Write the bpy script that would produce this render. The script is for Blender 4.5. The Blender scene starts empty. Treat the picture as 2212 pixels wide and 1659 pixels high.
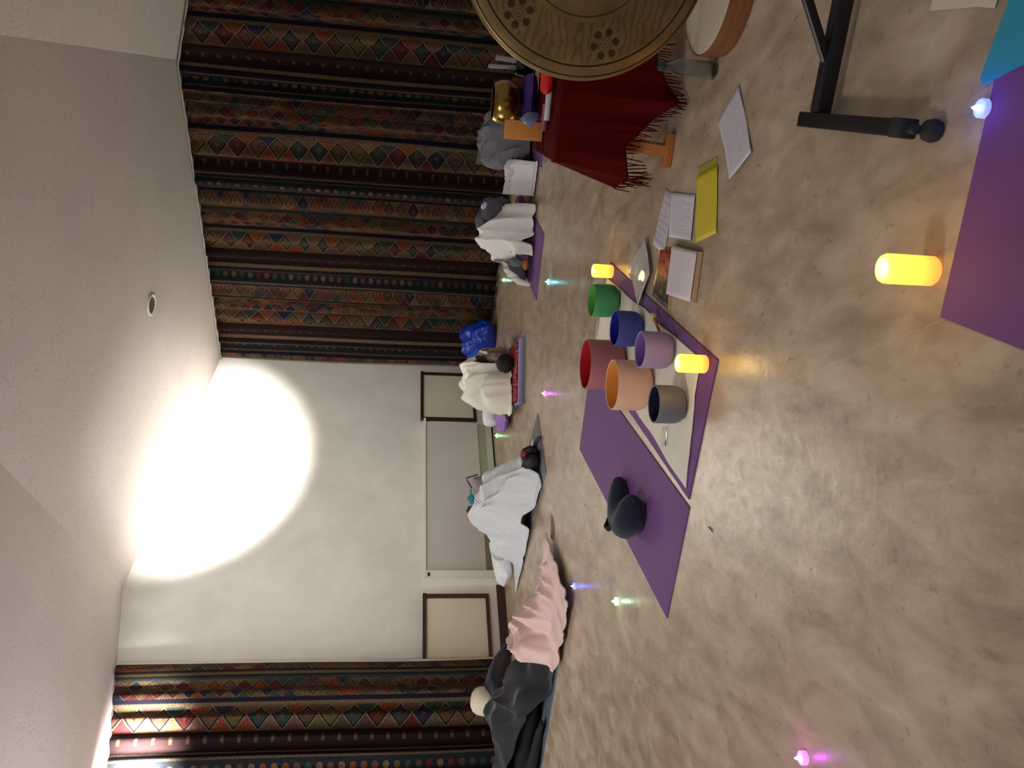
import bpy, bmesh, math, random
from mathutils import Vector, Matrix, noise
random.seed(7)
S = bpy.context.scene
COL = S.collection
PI = math.pi

# ------------------------------------------------------------------ camera
F, PITCH, ROLL, CH = 1722.0, 0.14271, -0.03433, 1.15      # focal length in pixels of a 2212 px frame, eye height 1.15 m
cp, sp, cr, sr = math.cos(PITCH), math.sin(PITCH), math.cos(ROLL), math.sin(ROLL)
_r = Vector((1, 0, 0)); _f = Vector((0, cp, -sp)); _d = Vector((0, -sp, -cp))
RT = cr*_r + sr*_d          # right of the upright room view
DN = -sr*_r + cr*_d         # down of the upright room view
cam_d = bpy.data.cameras.new('camera'); cam = bpy.data.objects.new('camera', cam_d); COL.objects.link(cam)
m3 = Matrix((DN, RT, -_f)).transposed()                   # the phone was held sideways
cam.matrix_world = Matrix.Translation((0, 0, CH)) @ m3.to_4x4()
cam_d.sensor_fit = 'HORIZONTAL'; cam_d.sensor_width = 36.0; cam_d.lens = F/2212*36.0
cam_d.clip_start = 0.05; cam_d.clip_end = 60
S.camera = cam

# ------------------------------------------------------------------ light
S.view_settings.view_transform = 'Standard'; S.view_settings.look = 'None'
S.view_settings.gamma = 1.0; S.view_settings.use_curve_mapping = False
S.view_settings.exposure = 0.86
S.render.engine = 'CYCLES'
S.cycles.use_denoising = True
S.cycles.max_bounces = 7; S.cycles.diffuse_bounces = 4; S.cycles.sample_clamp_indirect = 12.0
W = bpy.data.worlds.new('world'); S.world = W; W.use_nodes = True
W.node_tree.nodes['Background'].inputs[0].default_value = (0.98, 0.95, 0.94, 1)
W.node_tree.nodes['Background'].inputs[1].default_value = 0.145

def lamp(kind, name, loc, target, energy, color, **kw):
    l = bpy.data.lights.new(name, kind); l.energy = energy; l.color = color
    for k, v in kw.items(): setattr(l, k, v)
    o = bpy.data.objects.new(name, l); COL.objects.link(o); o.location = loc
    o.rotation_euler = (Vector(target)-Vector(loc)).to_track_quat('-Z', 'Y').to_euler()
    return o
U = 0.76893
DB = Vector((math.sin(U), math.cos(U), 0)); DR = Vector((math.cos(U), -math.sin(U), 0))   # along the back wall, along the right wall
P0 = Vector((-1.06, 9.10, 0)); C0 = P0 + DB*1.88
def bw(a, z=0, out=0): return P0 + DB*a + Vector((0, 0, z)) - (-DR)*(-0) + DR*0 + NB*out
NB = DR.copy()                       # normal of the back wall, into the room
NR = -DB                             # normal of the right wall, into the room
def rw(a, z=0, out=0): return C0 + DR*a + Vector((0, 0, z)) + NR*out
SPOT_AT = Vector((1.55, 3.1, 3.10))          # unseen spot added for the bright wall patch, right of the frame
lamp('SPOT', 'wall_spotlight', SPOT_AT, bw(0.12, 3.55), 10500, (1.0, 0.99, 0.98), spot_size=math.radians(27.5), spot_blend=0.85, shadow_soft_size=0.03)
lamp('SPOT', 'wall_fill_spot', SPOT_AT, bw(-0.1, 2.9), 420, (0.96, 0.98, 1.0), spot_size=math.radians(62), spot_blend=1.0, shadow_soft_size=0.03)  # added wider spot, brightens the wall around the patch
lamp('AREA', 'overhead_fill_light', (-1.9, 1.9, 3.3), (-1.6, 5.6, 0), 105, (1.0, 0.96, 0.92), shape='DISK', size=1.1)  # added fill from above left, lifts the floor and back wall
lamp('AREA', 'left_fill_light', P0+DB*(-4.95)+DR*1.25+Vector((0, 0, 1.9)), P0+DB*(-1)+DR*1.6+Vector((0, 0, 2.1)), 30, (0.98, 0.98, 1.0), shape='RECTANGLE', size=1.5, size_y=1.2)  # added fill from the left, no opening built; lifts ceiling and blankets
lamp('SPOT', 'curtain_top_spot', bw(-3.62, 3.08, 0.55), bw(-3.12, 3.14, 0.08), 1500, (1.0, 0.97, 1.0), spot_size=math.radians(48), spot_blend=1.0, shadow_soft_size=0.16)  # unseen spot added in front of the left curtain to brighten its top

# ------------------------------------------------------------------ helpers
def ray(X, Y):
    return (1659-Y-829.5)*RT + (X-1106)*DN + F*_f
def at(X, Y, z=0.0):
    """point of the horizontal plane at height z seen at a photo pixel"""
    q = ray(X, Y); t = (CH-z)/-q.z
    return Vector((q.x*t, q.y*t, z))
def on_plane(X, Y, p, n):
    q = ray(X, Y); t = ((p-Vector((0, 0, CH))).dot(n))/q.dot(n)
    return Vector((0, 0, CH)) + q*t
def at_depth(X, Y, y):
    q = ray(X, Y); t = y/q.y
    return Vector((q.x*t, y, CH+q.z*t))

def tag(o, label=None, cat=None, group=None, kind=None):
    if label: o['label'] = label
    if cat: o['category'] = cat
    if group: o['group'] = group
    if kind: o['kind'] = kind
    return o
def thing(name, label, cat, loc=(0, 0, 0), rz=0.0, group=None):
    o = bpy.data.objects.new(name, None); COL.objects.link(o); o.empty_display_size = 0.05
    o.location = loc; o.rotation_euler = (0, 0, rz)
    return tag(o, label, cat, group)
def obj(name, bm, mats, parent=None, smooth=True, world=False):
    """links a bmesh as one mesh object; world=True: coordinates are world ones although it has a parent"""
    bmesh.ops.recalc_face_normals(bm, faces=bm.faces[:])
    me = bpy.data.meshes.new(name); bm.to_mesh(me); bm.free()
    if not isinstance(mats, (list, tuple)): mats = [mats]
    for m in mats: me.materials.append(m)
    if smooth:
        for p in me.polygons: p.use_smooth = True
        try: me.set_sharp_from_angle(angle=math.radians(40))
        except Exception: pass
    o = bpy.data.objects.new(name, me); COL.objects.link(o)
    if parent is not None:
        o.parent = parent
        if world:
            p = parent; M = Matrix.Identity(4)
            while p is not None:
                M = p.matrix_parent_inverse @ (Matrix.Translation(p.location) @ p.rotation_euler.to_matrix().to_4x4()) @ M
                p = p.parent
            o.matrix_parent_inverse = M.inverted()
    return o
def struct(name, bm, m, parent=None, smooth=False):
    o = obj(name, bm, m, parent, smooth)
    if parent is None: o['kind'] = 'structure'
    return o
def copy_tree(o, parent=None):
    c = o.copy(); COL.objects.link(c)
    if parent: c.parent = parent
    for ch in [k for k in list(o.children)]: copy_tree(ch, c)
    return c
NBM = bmesh.new
def box(bm, c, s, rz=0.0, M=None, mi=0, bev=0.0):
    r = bmesh.ops.create_cube(bm, size=1.0)
    T = Matrix.Translation(c) @ (M if M is not None else Matrix.Rotation(rz, 4, 'Z')) @ Matrix.Diagonal((s[0], s[1], s[2], 1))
    bmesh.ops.transform(bm, matrix=T, verts=r['verts'])
    fs = list({f for v in r['verts'] for f in v.link_faces})
    for f in fs: f.material_index = mi
    if bev > 0:
        es = list({e for v in r['verts'] for e in v.link_edges})
        bmesh.ops.bevel(bm, geom=es, offset=bev, segments=2, affect='EDGES', profile=0.6)
def hexa(bm, pts, mi=0):
    """eight corners: four below, four above, same order"""
    v = [bm.verts.new(p) for p in pts]
    for q in ((0, 3, 2, 1), (4, 5, 6, 7), (0, 1, 5, 4), (1, 2, 6, 5), (2, 3, 7, 6), (3, 0, 4, 7)):
        bm.faces.new([v[i] for i in q]).material_index = mi
def slab(bm, quad, t, z0=0.0, mi=0):
    hexa(bm, [Vector((p[0], p[1], z0)) for p in quad] + [Vector((p[0], p[1], z0+t)) for p in quad], mi)
def lathe(bm, prof, seg=40, M=None, mi=None):
    """profile [(r,z)...], r may be 0 at the ends; mi: list of material indices per band"""
    rings = []
    for (r, z) in prof:
        if r < 1e-6: rings.append([bm.verts.new((0, 0, z))])
        else: rings.append([bm.verts.new((r*math.cos(2*PI*k/seg), r*math.sin(2*PI*k/seg), z)) for k in range(seg)])
    nv = [v for ring in rings for v in ring]
    for i in range(len(rings)-1):
        a, b = rings[i], rings[i+1]
        for k in range(seg):
            k2 = (k+1) % seg
            if len(a) == 1 and len(b) == 1: continue
            if len(a) == 1: f = bm.faces.new((a[0], b[k], b[k2]))
            elif len(b) == 1: f = bm.faces.new((a[k2], a[k], b[0]))
            else: f = bm.faces.new((a[k2], a[k], b[k], b[k2]))
            if mi: f.material_index = mi[i]
    if M is not None: bmesh.ops.transform(bm, matrix=M, verts=nv)
def tube(bm, pts, rad, seg=10, mi=0):
    pts = [Vector(p) for p in pts]
    if not isinstance(rad, (list, tuple)): rad = [rad]*len(pts)
    up = Vector((0, 0, 1)); rings = []
    for i, p in enumerate(pts):
        d = (pts[min(i+1, len(pts)-1)]-pts[max(i-1, 0)]).normalized()
        a = d.cross(up)
        if a.length < 1e-3: a = d.cross(Vector((0, 1, 0)))
        a.normalize(); b = d.cross(a).normalized()
        rings.append([bm.verts.new(p+(a*math.cos(2*PI*k/seg)+b*math.sin(2*PI*k/seg))*rad[i]) for k in range(seg)])
    for i in range(len(rings)-1):
        for k in range(seg):
            bm.faces.new((rings[i][k], rings[i][(k+1) % seg], rings[i+1][(k+1) % seg], rings[i+1][k])).material_index = mi
    for rg in (rings[0], rings[-1]): bm.faces.new(rg).material_index = mi
def bar(bm, a, b, w, h, mi=0):
    """rectangular tube between two points; h is measured towards up"""
    a = Vector(a); b = Vector(b); d = (b-a); L = d.length; d.normalize()
    s = d.cross(Vector((0, 0, 1)))
    if s.length < 1e-3: s = Vector((1, 0, 0))
    s.normalize(); u = s.cross(d).normalized()
    M = Matrix((d, s, u)).transposed().to_4x4()
    box(bm, (a+b)/2, (L, w, h), M=M, mi=mi, bev=min(w, h)*0.12)
def blob(bm, c, r, sub=3, M=None, jit=0.0, sc=3.0, mi=0):
    g = bmesh.ops.create_icosphere(bm, subdivisions=sub, radius=1.0)
    for v in g['verts']:
        p = v.co.copy()
        if jit: p *= 1+jit*noise.noise(p*sc+Vector(c)*7)
        p = Vector((p.x*r[0], p.y*r[1], p.z*r[2]))
        if M is not None: p = M @ p
        v.co = p+Vector(c)
    for f in {f for v in g['verts'] for f in v.link_faces}: f.material_index = mi
def pillow(bm, c, s, rz=0.0, tilt=0.0, mi=0, n=18, wr=0.006):
    """stuffed rectangular pillow"""
    M = Matrix.Translation(c) @ Matrix.Rotation(rz, 4, 'Z') @ Matrix.Rotation(tilt, 4, 'Y')
    V = {}
    for sd in (1, -1):
        for i in range(n+1):
            for j in range(n+1):
                a, b = i/n*2-1, j/n*2-1
                if sd == -1 and (i in (0, n) or j in (0, n)): V[(sd, i, j)] = V[(1, i, j)]; continue
                t = (max(0, (1-a**4))*max(0, (1-b**4)))**0.45
                pull = 1-0.07*(1-abs(a*b))*(a*a+b*b)/2
                z = sd*s[2]/2*t + wr*noise.noise(Vector((a*4, b*4, sd*3+c[0]*5)))*t
                V[(sd, i, j)] = bm.verts.new(M @ Vector((a*s[0]/2*pull, b*s[1]/2*pull, z)))
    for sd in (1, -1):
        for i in range(n):
            for j in range(n):
                f = bm.faces.new((V[(sd, i, j)], V[(sd, i+1, j)], V[(sd, i+1, j+1)], V[(sd, i, j+1)])); f.material_index = mi

# ------------------------------------------------------------------ materials
def srgb(r, g, b):
    f = lambda c: (c/255/12.92 if c/255 <= 0.04045 else ((c/255+0.055)/1.055)**2.4)
    return (f(r), f(g), f(b), 1)
class NT:
    def __init__(s, name):
        s.m = bpy.data.materials.new(name); s.m.use_nodes = True; s.t = s.m.node_tree
        s.b = s.t.nodes['Principled BSDF']; s.out = s.t.nodes['Material Output']
    def n(s, ty, **kw):
        x = s.t.nodes.new(ty)
        for k, v in kw.items(): setattr(x, k, v)
        return x
    def L(s, a, b): s.t.links.new(a, b)
    def put(s, sock, v):
        if hasattr(v, 'is_linked') or hasattr(v, 'links'): s.L(v, sock)
        else: sock.default_value = v
    def M(s, op, a, b=0.0, c=0.0):
        x = s.n('ShaderNodeMath', operation=op)
        s.put(x.inputs[0], a); s.put(x.inputs[1], b)
        if len(x.inputs) > 2: s.put(x.inputs[2], c)
        return x.outputs[0]
    def mix(s, f, a, b, bt='MIX'):
        x = s.n('ShaderNodeMix', data_type='RGBA', blend_type=bt)
        s.put(x.inputs[0], f); s.put(x.inputs[6], a); s.put(x.inputs[7], b)
        return x.outputs[2]
    def noise(s, vec, scale, detail=3.0, rough=0.55, dist=0.0):
        x = s.n('ShaderNodeTexNoise'); x.inputs['Scale'].default_value = scale; x.inputs['Detail'].default_value = detail
        x.inputs['Roughness'].default_value = rough; x.inputs['Distortion'].default_value = dist
        if vec is not None: s.L(vec, x.inputs['Vector'])
        return x.outputs[0]
    def ramp(s, f, stops, interp='LINEAR'):
        x = s.n('ShaderNodeValToRGB'); x.color_ramp.interpolation = interp
        e = x.color_ramp.elements
        while len(e) < len(stops): e.new(0.5)
        for k, (p, c) in enumerate(stops): e[k].position = p; e[k].color = c
        s.L(f, x.inputs[0]); return x.outputs[0]
    def coord(s, which='Object'): return s.n('ShaderNodeTexCoord').outputs[which]
    def bump(s, h, strength=0.3, dist=0.01):
        x = s.n('ShaderNodeBump'); x.inputs['Strength'].default_value = strength; x.inputs['Distance'].default_value = dist
        s.L(h, x.inputs['Height']); s.L(x.outputs[0], s.b.inputs['Normal'])
    def mapping(s, vec, scale=(1, 1, 1), rot=(0, 0, 0), loc=(0, 0, 0)):
        x = s.n('ShaderNodeMapping'); x.inputs['Scale'].default_value = scale; x.inputs['Rotation'].default_value = rot
        x.inputs['Location'].default_value = loc; s.L(vec, x.inputs['Vector']); return x.outputs[0]
_mc = {}
def mat(name, c, rough=0.8, var=0.12, sc=6.0, metal=0.0, bump=0.0, bsc=60.0, spec=0.5, sheen=0.0, stretch=(1, 1, 1)):
    if name in _mc: return _mc[name]
    n = NT(name); co = n.mapping(n.coord(), stretch)
    base = srgb(*c); lo = tuple(x*(1-var) for x in base[:3])+(1,); hi = tuple(min(1, x*(1+var)) for x in base[:3])+(1,)
    n.L(n.ramp(n.noise(co, sc), [(0.3, lo), (0.7, hi)]), n.b.inputs['Base Color'])
    n.b.inputs['Roughness'].default_value = rough; n.b.inputs['Metallic'].default_value = metal
    n.b.inputs['Specular IOR Level'].default_value = spec
    if sheen: n.b.inputs['Sheen Weight'].default_value = sheen
    if bump: n.bump(n.noise(co, bsc), bump, 0.004)
    _mc[name] = n.m; return n.m

def floor_mat():
    n = NT('marbled_vinyl'); co = n.coord()
    a = n.noise(n.mapping(co, (1.0, 0.45, 1)), 9, 5, 0.6, 0.4); b = n.noise(co, 1.1, 2); c = n.noise(n.mapping(co, (1, .6, 1), loc=(3, 1, 0)), 26, 4, 0.6)
    col = n.ramp(a, [(0.30, srgb(148, 132, 111)), (0.5, srgb(180, 163, 140)), (0.70, srgb(207, 192, 170))])
    col = n.mix(n.M('MULTIPLY', n.ramp(c, [(0.28, (1, 1, 1, 1)), (0.42, (0, 0, 0, 1))]), 0.30), col, srgb(112, 98, 80))
    col = n.mix(n.M('MULTIPLY', b, 0.30), col, srgb(172, 138, 106))
    # two welded seams crossing the sheet
    sx = n.n('ShaderNodeSeparateXYZ'); n.L(co, sx.inputs[0])
    def line(p, q, w):
        d = (q-p).normalized(); nx, ny = -d.y, d.x
        v = n.M('ADD', n.M('MULTIPLY', sx.outputs[0], nx), n.M('MULTIPLY', sx.outputs[1], ny))
        return n.M('LESS_THAN', n.M('ABSOLUTE', n.M('SUBTRACT', v, p.x*nx+p.y*ny)), w)
    p1, p2 = at(1788, 1083), at(1990, 1618)
    l = line(p1, p2, 0.0011)
    d = (p2-p1).normalized(); p3 = at(1570, 878); p4 = p3+Vector((-d.y, d.x, 0))
    l2 = line(p3, at(1690, 830), 0.0011)
    col = n.mix(n.M('MULTIPLY', n.M('MAXIMUM', l, l2), 0.45), col, srgb(206, 190, 168))
    n.L(col, n.b.inputs['Base Color'])
    n.L(n.M('ADD', n.M('MULTIPLY', c, 0.28), 0.18), n.b.inputs['Roughness'])
    n.b.inputs['Specular IOR Level'].default_value = 0.6
    n.bump(n.noise(co, 24, 4), 0.4, 0.004)
    return n.m
def wall_mat():
    n = NT('cream_plaster'); co = n.coord()
    a = n.noise(co, 2.2, 4, 0.6, 0.5); b = n.noise(co, 9, 4)
    n.L(n.ramp(a, [(0.3, srgb(201, 196, 184)), (0.7, srgb(214, 209, 197))]), n.b.inputs['Base Color'])
    n.b.inputs['Roughness'].default_value = 0.85
    n.bump(n.M('ADD', a, n.M('MULTIPLY', b, 0.3)), 0.35, 0.02)
    return n.m
def ceil_mat():
    n = NT('pitted_ceiling_board'); co = n.coord()
    v = n.n('ShaderNodeTexVoronoi'); v.inputs['Scale'].default_value = 46; v.inputs['Randomness'].default_value = 1.0
    n.L(n.mapping(co, (1, 1, 0.2)), v.inputs['Vector'])
    big = n.noise(co, 6, 2)
    dots = n.M('MULTIPLY', n.M('LESS_THAN', v.outputs['Distance'], n.M('MULTIPLY', big, 0.50)), 0.30)
    # smooth margin beside the walls
    sx = n.n('ShaderNodeSeparateXYZ'); n.L(co, sx.inputs[0])
    def dist(p, nn):
        return n.M('SUBTRACT', n.M('ADD', n.M('MULTIPLY', sx.outputs[0], nn.x), n.M('MULTIPLY', sx.outputs[1], nn.y)), p.x*nn.x+p.y*nn.y)
    dm = n.M('GREATER_THAN', n.M('MINIMUM', dist(P0, NB), dist(C0, NR)), n.M('ADD', 0.52, n.M('MULTIPLY', big, 0.1)))
    dots = n.M('MULTIPLY', dots, dm)
    base = n.ramp(n.noise(co, 1.5), [(0.3, srgb(212, 202, 196)), (0.7, srgb(219, 209, 203))])
    n.L(n.mix(dots, base, srgb(120, 102, 92)), n.b.inputs['Base Color'])
    n.b.inputs['Roughness'].default_value = 0.9
    n.bump(dots, 0.35, 0.004)
    return n.m
def curtain_mat():
    n = NT('woven_kilim_fabric')
    uv = n.n('ShaderNodeUVMap'); uv.uv_map = 'cloth'
    sx = n.n('ShaderNodeSeparateXYZ'); n.L(uv.outputs[0], sx.inputs[0])
    x, y = sx.outputs[0], sx.outputs[1]
    p = n.M('FRACT', x)
    wn = n.n('ShaderNodeTexNoise'); wn.inputs['Scale'].default_value = 60; n.L(uv.outputs[0], wn.inputs['Vector'])
    jag = n.M('MULTIPLY', n.M('ABSOLUTE', n.M('SUBTRACT', n.M('FRACT', n.M('MULTIPLY', y, 45.0)), 0.5)), 0.012)
    pj = n.M('ADD', p, n.M('SUBTRACT', jag, 0.003))
    def band(a, b): return n.M('MULTIPLY', n.M('GREATER_THAN', pj, a), n.M('LESS_THAN', pj, b))
    PAL = [srgb(186, 92, 58), srgb(140, 122, 74), srgb(76, 96, 84), srgb(158, 118, 92), srgb(138, 56, 48), srgb(150, 104, 84), srgb(60, 66, 88), srgb(120, 96, 70), srgb(176, 134, 88)]
    def rnd(cell, k):
        w = n.n('ShaderNodeTexWhiteNoise', noise_dimensions='2D'); c = n.n('ShaderNodeCombineXYZ')
        n.put(c.inputs[0], cell); n.put(c.inputs[1], float(k)); n.L(c.outputs[0], w.inputs['Vector'])
        return n.ramp(w.outputs['Value'], [(i/len(PAL), q) for i, q in enumerate(PAL)], 'CONSTANT')
    col = srgb(58, 30, 28)
    def diamonds(col, a, b, h, k, inner=True):
        w = n.M('SUBTRACT', n.M('DIVIDE', n.M('SUBTRACT', p, a), b-a), 0.5)
        c = n.M('ADD', n.M('DIVIDE', y, h), k*0.37)
        f = n.M('SUBTRACT', n.M('FRACT', c), 0.5)
        d = n.M('ADD', n.M('ABSOLUTE', f), n.M('ABSOLUTE', w))
        c1 = rnd(n.M('FLOOR', c), k)
        sgn = n.M('MULTIPLY', n.M('SIGN', w), 13.0)
        c2 = rnd(n.M('ADD', n.M('FLOOR', n.M('ADD', c, 0.5)), sgn), k+5)
        out = n.mix(n.M('GREATER_THAN', d, 0.5), c1, c2)
        ring = n.M('LESS_THAN', n.M('ABSOLUTE', n.M('SUBTRACT', d, 0.5)), 0.035)
        out = n.mix(ring, out, srgb(188, 160, 122))
        ring2 = n.M('LESS_THAN', n.M('ABSOLUTE', n.M('SUBTRACT', d, 0.43)), 0.035)
        out = n.mix(ring2, out, srgb(30, 28, 42))
        if inner:
            out = n.mix(n.M('LESS_THAN', d, 0.13), out, c2)
        return n.mix(band(a, b), col, out)
    def flat(col, a, b, c): return n.mix(band(a, b), col, c)
    # small figures on wine
    fig = n.M('GREATER_THAN', n.M('SINE', n.M('MULTIPLY', y, 46.0)), 0.80)
    col = n.mix(n.M('MULTIPLY', fig, band(0.07, 0.12)), col, srgb(140, 108, 70))
    col = diamonds(col, 0.18, 0.365, 0.20, 1)
    col = flat(col, 0.365, 0.39, srgb(172, 142, 104)); col = flat(col, 0.39, 0.42, srgb(28, 30, 58))
    col = diamonds(col, 0.42, 0.50, 0.13, 2, False); col = diamonds(col, 0.50, 0.58, 0.13, 3, False)
    col = flat(col, 0.58, 0.595, srgb(70, 92, 88)); col = flat(col, 0.61, 0.625, srgb(132, 116, 74)); col = flat(col, 0.595, 0.61, srgb(36, 42, 36))
    col = diamonds(col, 0.64, 0.79, 0.13, 4, True)
    col = flat(col, 0.775, 0.80, srgb(24, 26, 56))
    col = flat(col, 0.80, 0.95, srgb(40, 52, 60))
    dy = n.M('SUBTRACT', n.M('FRACT', n.M('MULTIPLY', y, 11.0)), 0.5); dx = n.M('MULTIPLY', n.M('SUBTRACT', p, 0.875), 12.0)
    dd = n.M('ADD', n.M('MULTIPLY', dy, dy), n.M('MULTIPLY', dx, dx))
    col = n.mix(n.M('MULTIPLY', n.M('LESS_THAN', dd, 0.09), band(0.80, 0.95)), col, rnd(n.M('FLOOR', n.M('MULTIPLY', y, 11.0)), 9))
    col = flat(col, 0.805, 0.818, srgb(150, 122, 88)); col = flat(col, 0.93, 0.945, srgb(150, 122, 88))
    col = flat(col, 0.95, 0.985, srgb(20, 18, 34)); col = flat(col, 0.985, 1.1, srgb(186, 152, 112)); col = flat(col, -0.1, 0.012, srgb(186, 152, 112))
    n.L(n.mix(n.M('ADD', n.M('MULTIPLY', wn.outputs[0], 0.36), 0.62), col, srgb(18, 14, 14)), n.b.inputs['Base Color'])
    n.b.inputs['Roughness'].default_value = 0.9; n.b.inputs['Specular IOR Level'].default_value = 0.08
    n.bump(wn.outputs[0], 0.2, 0.003)
    return n.m
def glow(name, c, strength, c2=None, h=0.12):
    """a wax candle lit from inside; brighter near its top"""
    n = NT(name)
    g = n.n('ShaderNodeSeparateXYZ'); n.L(n.coord('Object'), g.inputs[0])
    t = n.M('DIVIDE', g.outputs[2], h)
    n.L(n.ramp(t, [(0.0, srgb(*(c2 or c))), (0.75, srgb(*c))]), n.b.inputs['Emission Color'])
    n.L(n.M('MULTIPLY', n.M('ADD', n.M('MULTIPLY', n.M('POWER', n.M('MAXIMUM', t, 0.0), 1.3), 0.85), 0.32), strength), n.b.inputs['Emission Strength'])
    n.b.inputs['Base Color'].default_value = srgb(232, 190, 140); n.b.inputs['Roughness'].default_value = 0.5
    return n.m
def emit(name, c, s):
    n = NT(name); n.b.inputs['Emission Color'].default_value = srgb(*c); n.b.inputs['Emission Strength'].default_value = s
    n.b.inputs['Base Color'].default_value = srgb(*c); return n.m
def glass(name, c, rough=0.05):
    n = NT(name); n.b.inputs['Base Color'].default_value = srgb(*c); n.b.inputs['Roughness'].default_value = rough
    n.b.inputs['Transmission Weight'].default_value = 1.0; n.b.inputs['IOR'].default_value = 1.45; return n.m
def paper_mat(name, c, ink=(110, 106, 112), lines=22, x0=0.10, x1=0.92, y0=0.08, y1=0.9, strength=0.35, tint=None):
    n = NT(name); uv = n.n('ShaderNodeUVMap'); uv.uv_map = 'page'
    sx = n.n('ShaderNodeSeparateXYZ'); n.L(uv.outputs[0], sx.inputs[0]); x, y = sx.outputs[0], sx.outputs[1]
    ln = n.M('GREATER_THAN', n.M('FRACT', n.M('MULTIPLY', y, float(lines))), 0.55)
    w = n.noise(n.mapping(uv.outputs[0], (38, lines*1.0, 1)), 1.0, 1)
    ln = n.M('MULTIPLY', ln, n.M('GREATER_THAN', w, 0.44))
    r = n.n('ShaderNodeTexWhiteNoise', noise_dimensions='1D'); n.L(n.M('FLOOR', n.M('MULTIPLY', y, float(lines))), r.inputs['W'])
    ln = n.M('MULTIPLY', ln, n.M('LESS_THAN', x, n.M('SUBTRACT', x1, n.M('MULTIPLY', n.M('POWER', r.outputs[0], 3.0), 0.5))))
    for a, op, v in ((x, 'GREATER_THAN', x0), (y, 'GREATER_THAN', y0), (y, 'LESS_THAN', y1)): ln = n.M('MULTIPLY', ln, n.M(op, a, v))
    inkc = srgb(*ink)
    if tint:
        inkc = n.ramp(y, [(0.0, srgb(*ink))]+[(0.15+0.13*i, srgb(*t)) for i, t in enumerate(tint)], 'CONSTANT')
    n.L(n.mix(n.M('MULTIPLY', ln, strength), srgb(*c), inkc), n.b.inputs['Base Color'])
    n.b.inputs['Roughness'].default_value = 0.6
    return n.m

M_floor = floor_mat(); M_wall = wall_mat(); M_ceil = ceil_mat(); M_curt = curtain_mat()
M_brown = mat('dark_stained_wood', (62, 30, 24), 0.45, 0.2, 12, stretch=(1, 1, 6))
M_rad = mat('cream_panel_paint', (194, 188, 178), 0.6, 0.03, 2)
M_radw = mat('white_panel_paint', (222, 216, 202), 0.5, 0.03, 2)
M_radg = mat('greenish_vent_paint', (160, 156, 134), 0.6, 0.04, 2)
M_black = mat('black_steel', (20, 19, 22), 0.4, 0.1, 8, spec=0.4)
M_brass = mat('brass', (150, 118, 62), 0.22, 0.25, 6, metal=1.0)
M_lining = mat('cream_lining', (206, 196, 178), 0.9, 0.05)

# ------------------------------------------------------------------ room shell
Cc = on_plane(480, 765, P0, NB); Lc = on_plane(265, 1270, P0, NB); Le = on_plane(235, 1659, P0, NB)
Pc = on_plane(388, 130, C0, NR); Pe = on_plane(408, 0, C0, NR)
AL = (Lc-P0).dot(DB); AE = (Le-P0).dot(DB); AP = (Pc-C0).dot(DR); APE = (Pe-C0).dot(DR)
slopeL = (Le.z-Lc.z)/(AE-AL); slopeR = (Pe.z-Pc.z)/(APE-AP)
def top_back(a):
    if a >= AL: return Cc.z+(Lc.z-Cc.z)*(1.88-a)/(1.88-AL)
    return Lc.z+slopeL*(a-AL)
def top_right(a):
    if a <= AP: return Cc.z+(Pc.z-Cc.z)*a/AP
    return Pc.z+slopeR*(a-AP)
A_END, R_END = -5.2, 5.6
def wallmesh(fn, ss, zf, out=-0.12):
    bm = NBM()
    for a, b in zip(ss[:-1], ss[1:]):
        hexa(bm, [fn(a, 0), fn(b, 0), fn(b, 0, out), fn(a, 0, out), fn(a, zf(a)+.02), fn(b, zf(b)+.02), fn(b, zf(b)+.02, out), fn(a, zf(a)+.02, out)])
    bmesh.ops.remove_doubles(bm, verts=bm.verts[:], dist=1e-4)
    return bm
struct('wall_back', wallmesh(bw, [A_END, AL, 1.9], top_back), M_wall)
struct('wall_right', wallmesh(rw, [-0.0, AP, R_END], top_right), M_wall)
# left wall, out of frame to the left
LW = bw(A_END); bmw = NBM()
def lw(a, z=0, out=0): return LW + DR*a + Vector((0, 0, z)) + DB*out
hexa(bmw, [lw(-.12, 0), lw(2.2, 0), lw(2.2, 0, -.12), lw(-.12, 0, -.12), lw(-.12, 3.4), lw(2.2, 3.4), lw(2.2, 3.4, -.12), lw(-.12, 3.4, -.12)])
struct('wall_left', bmw, M_wall)
bmf = NBM(); slab(bmf, [(-9, -4), (7, -4), (9, 13), (-9, 13)], 0.1, -0.1)
struct('floor', bmf, M_floor)
# ceiling: three boards meeting in two creases
nrm = (Lc-Cc).cross(Pc-Cc).normalized()
cL = on_plane(0, 1000, Cc, nrm); cR = on_plane(0, 75, Cc, nrm)
def ext(a, b, k): return a+(b-a)*k
cL2 = ext(Lc, cL, 2.3); cR2 = ext(Pc, cR, 2.1)
Lend = bw(A_END, top_back(A_END)); Rend = rw(R_END, top_right(R_END))
bm = NBM()
def board(pts):
    lo = [bm.verts.new(p) for p in pts]; hi = [bm.verts.new(Vector(p)+Vector((0, 0, 0.1))) for p in pts]
    bm.faces.new(lo); bm.faces.new(hi[::-1])
    for i in range(len(pts)): bm.faces.new((lo[i], lo[(i+1) % len(pts)], hi[(i+1) % len(pts)], hi[i]))
board([Cc, Lc, cL2, cR2, Pc])
eL = Lend+(cL2-Lc); eR = Rend+(cR2-Pc)
board([Lc, Lend, eL, cL2]); board([Pc, cR2, eR, Rend])
struct('ceiling', bm, M_ceil)
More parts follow.
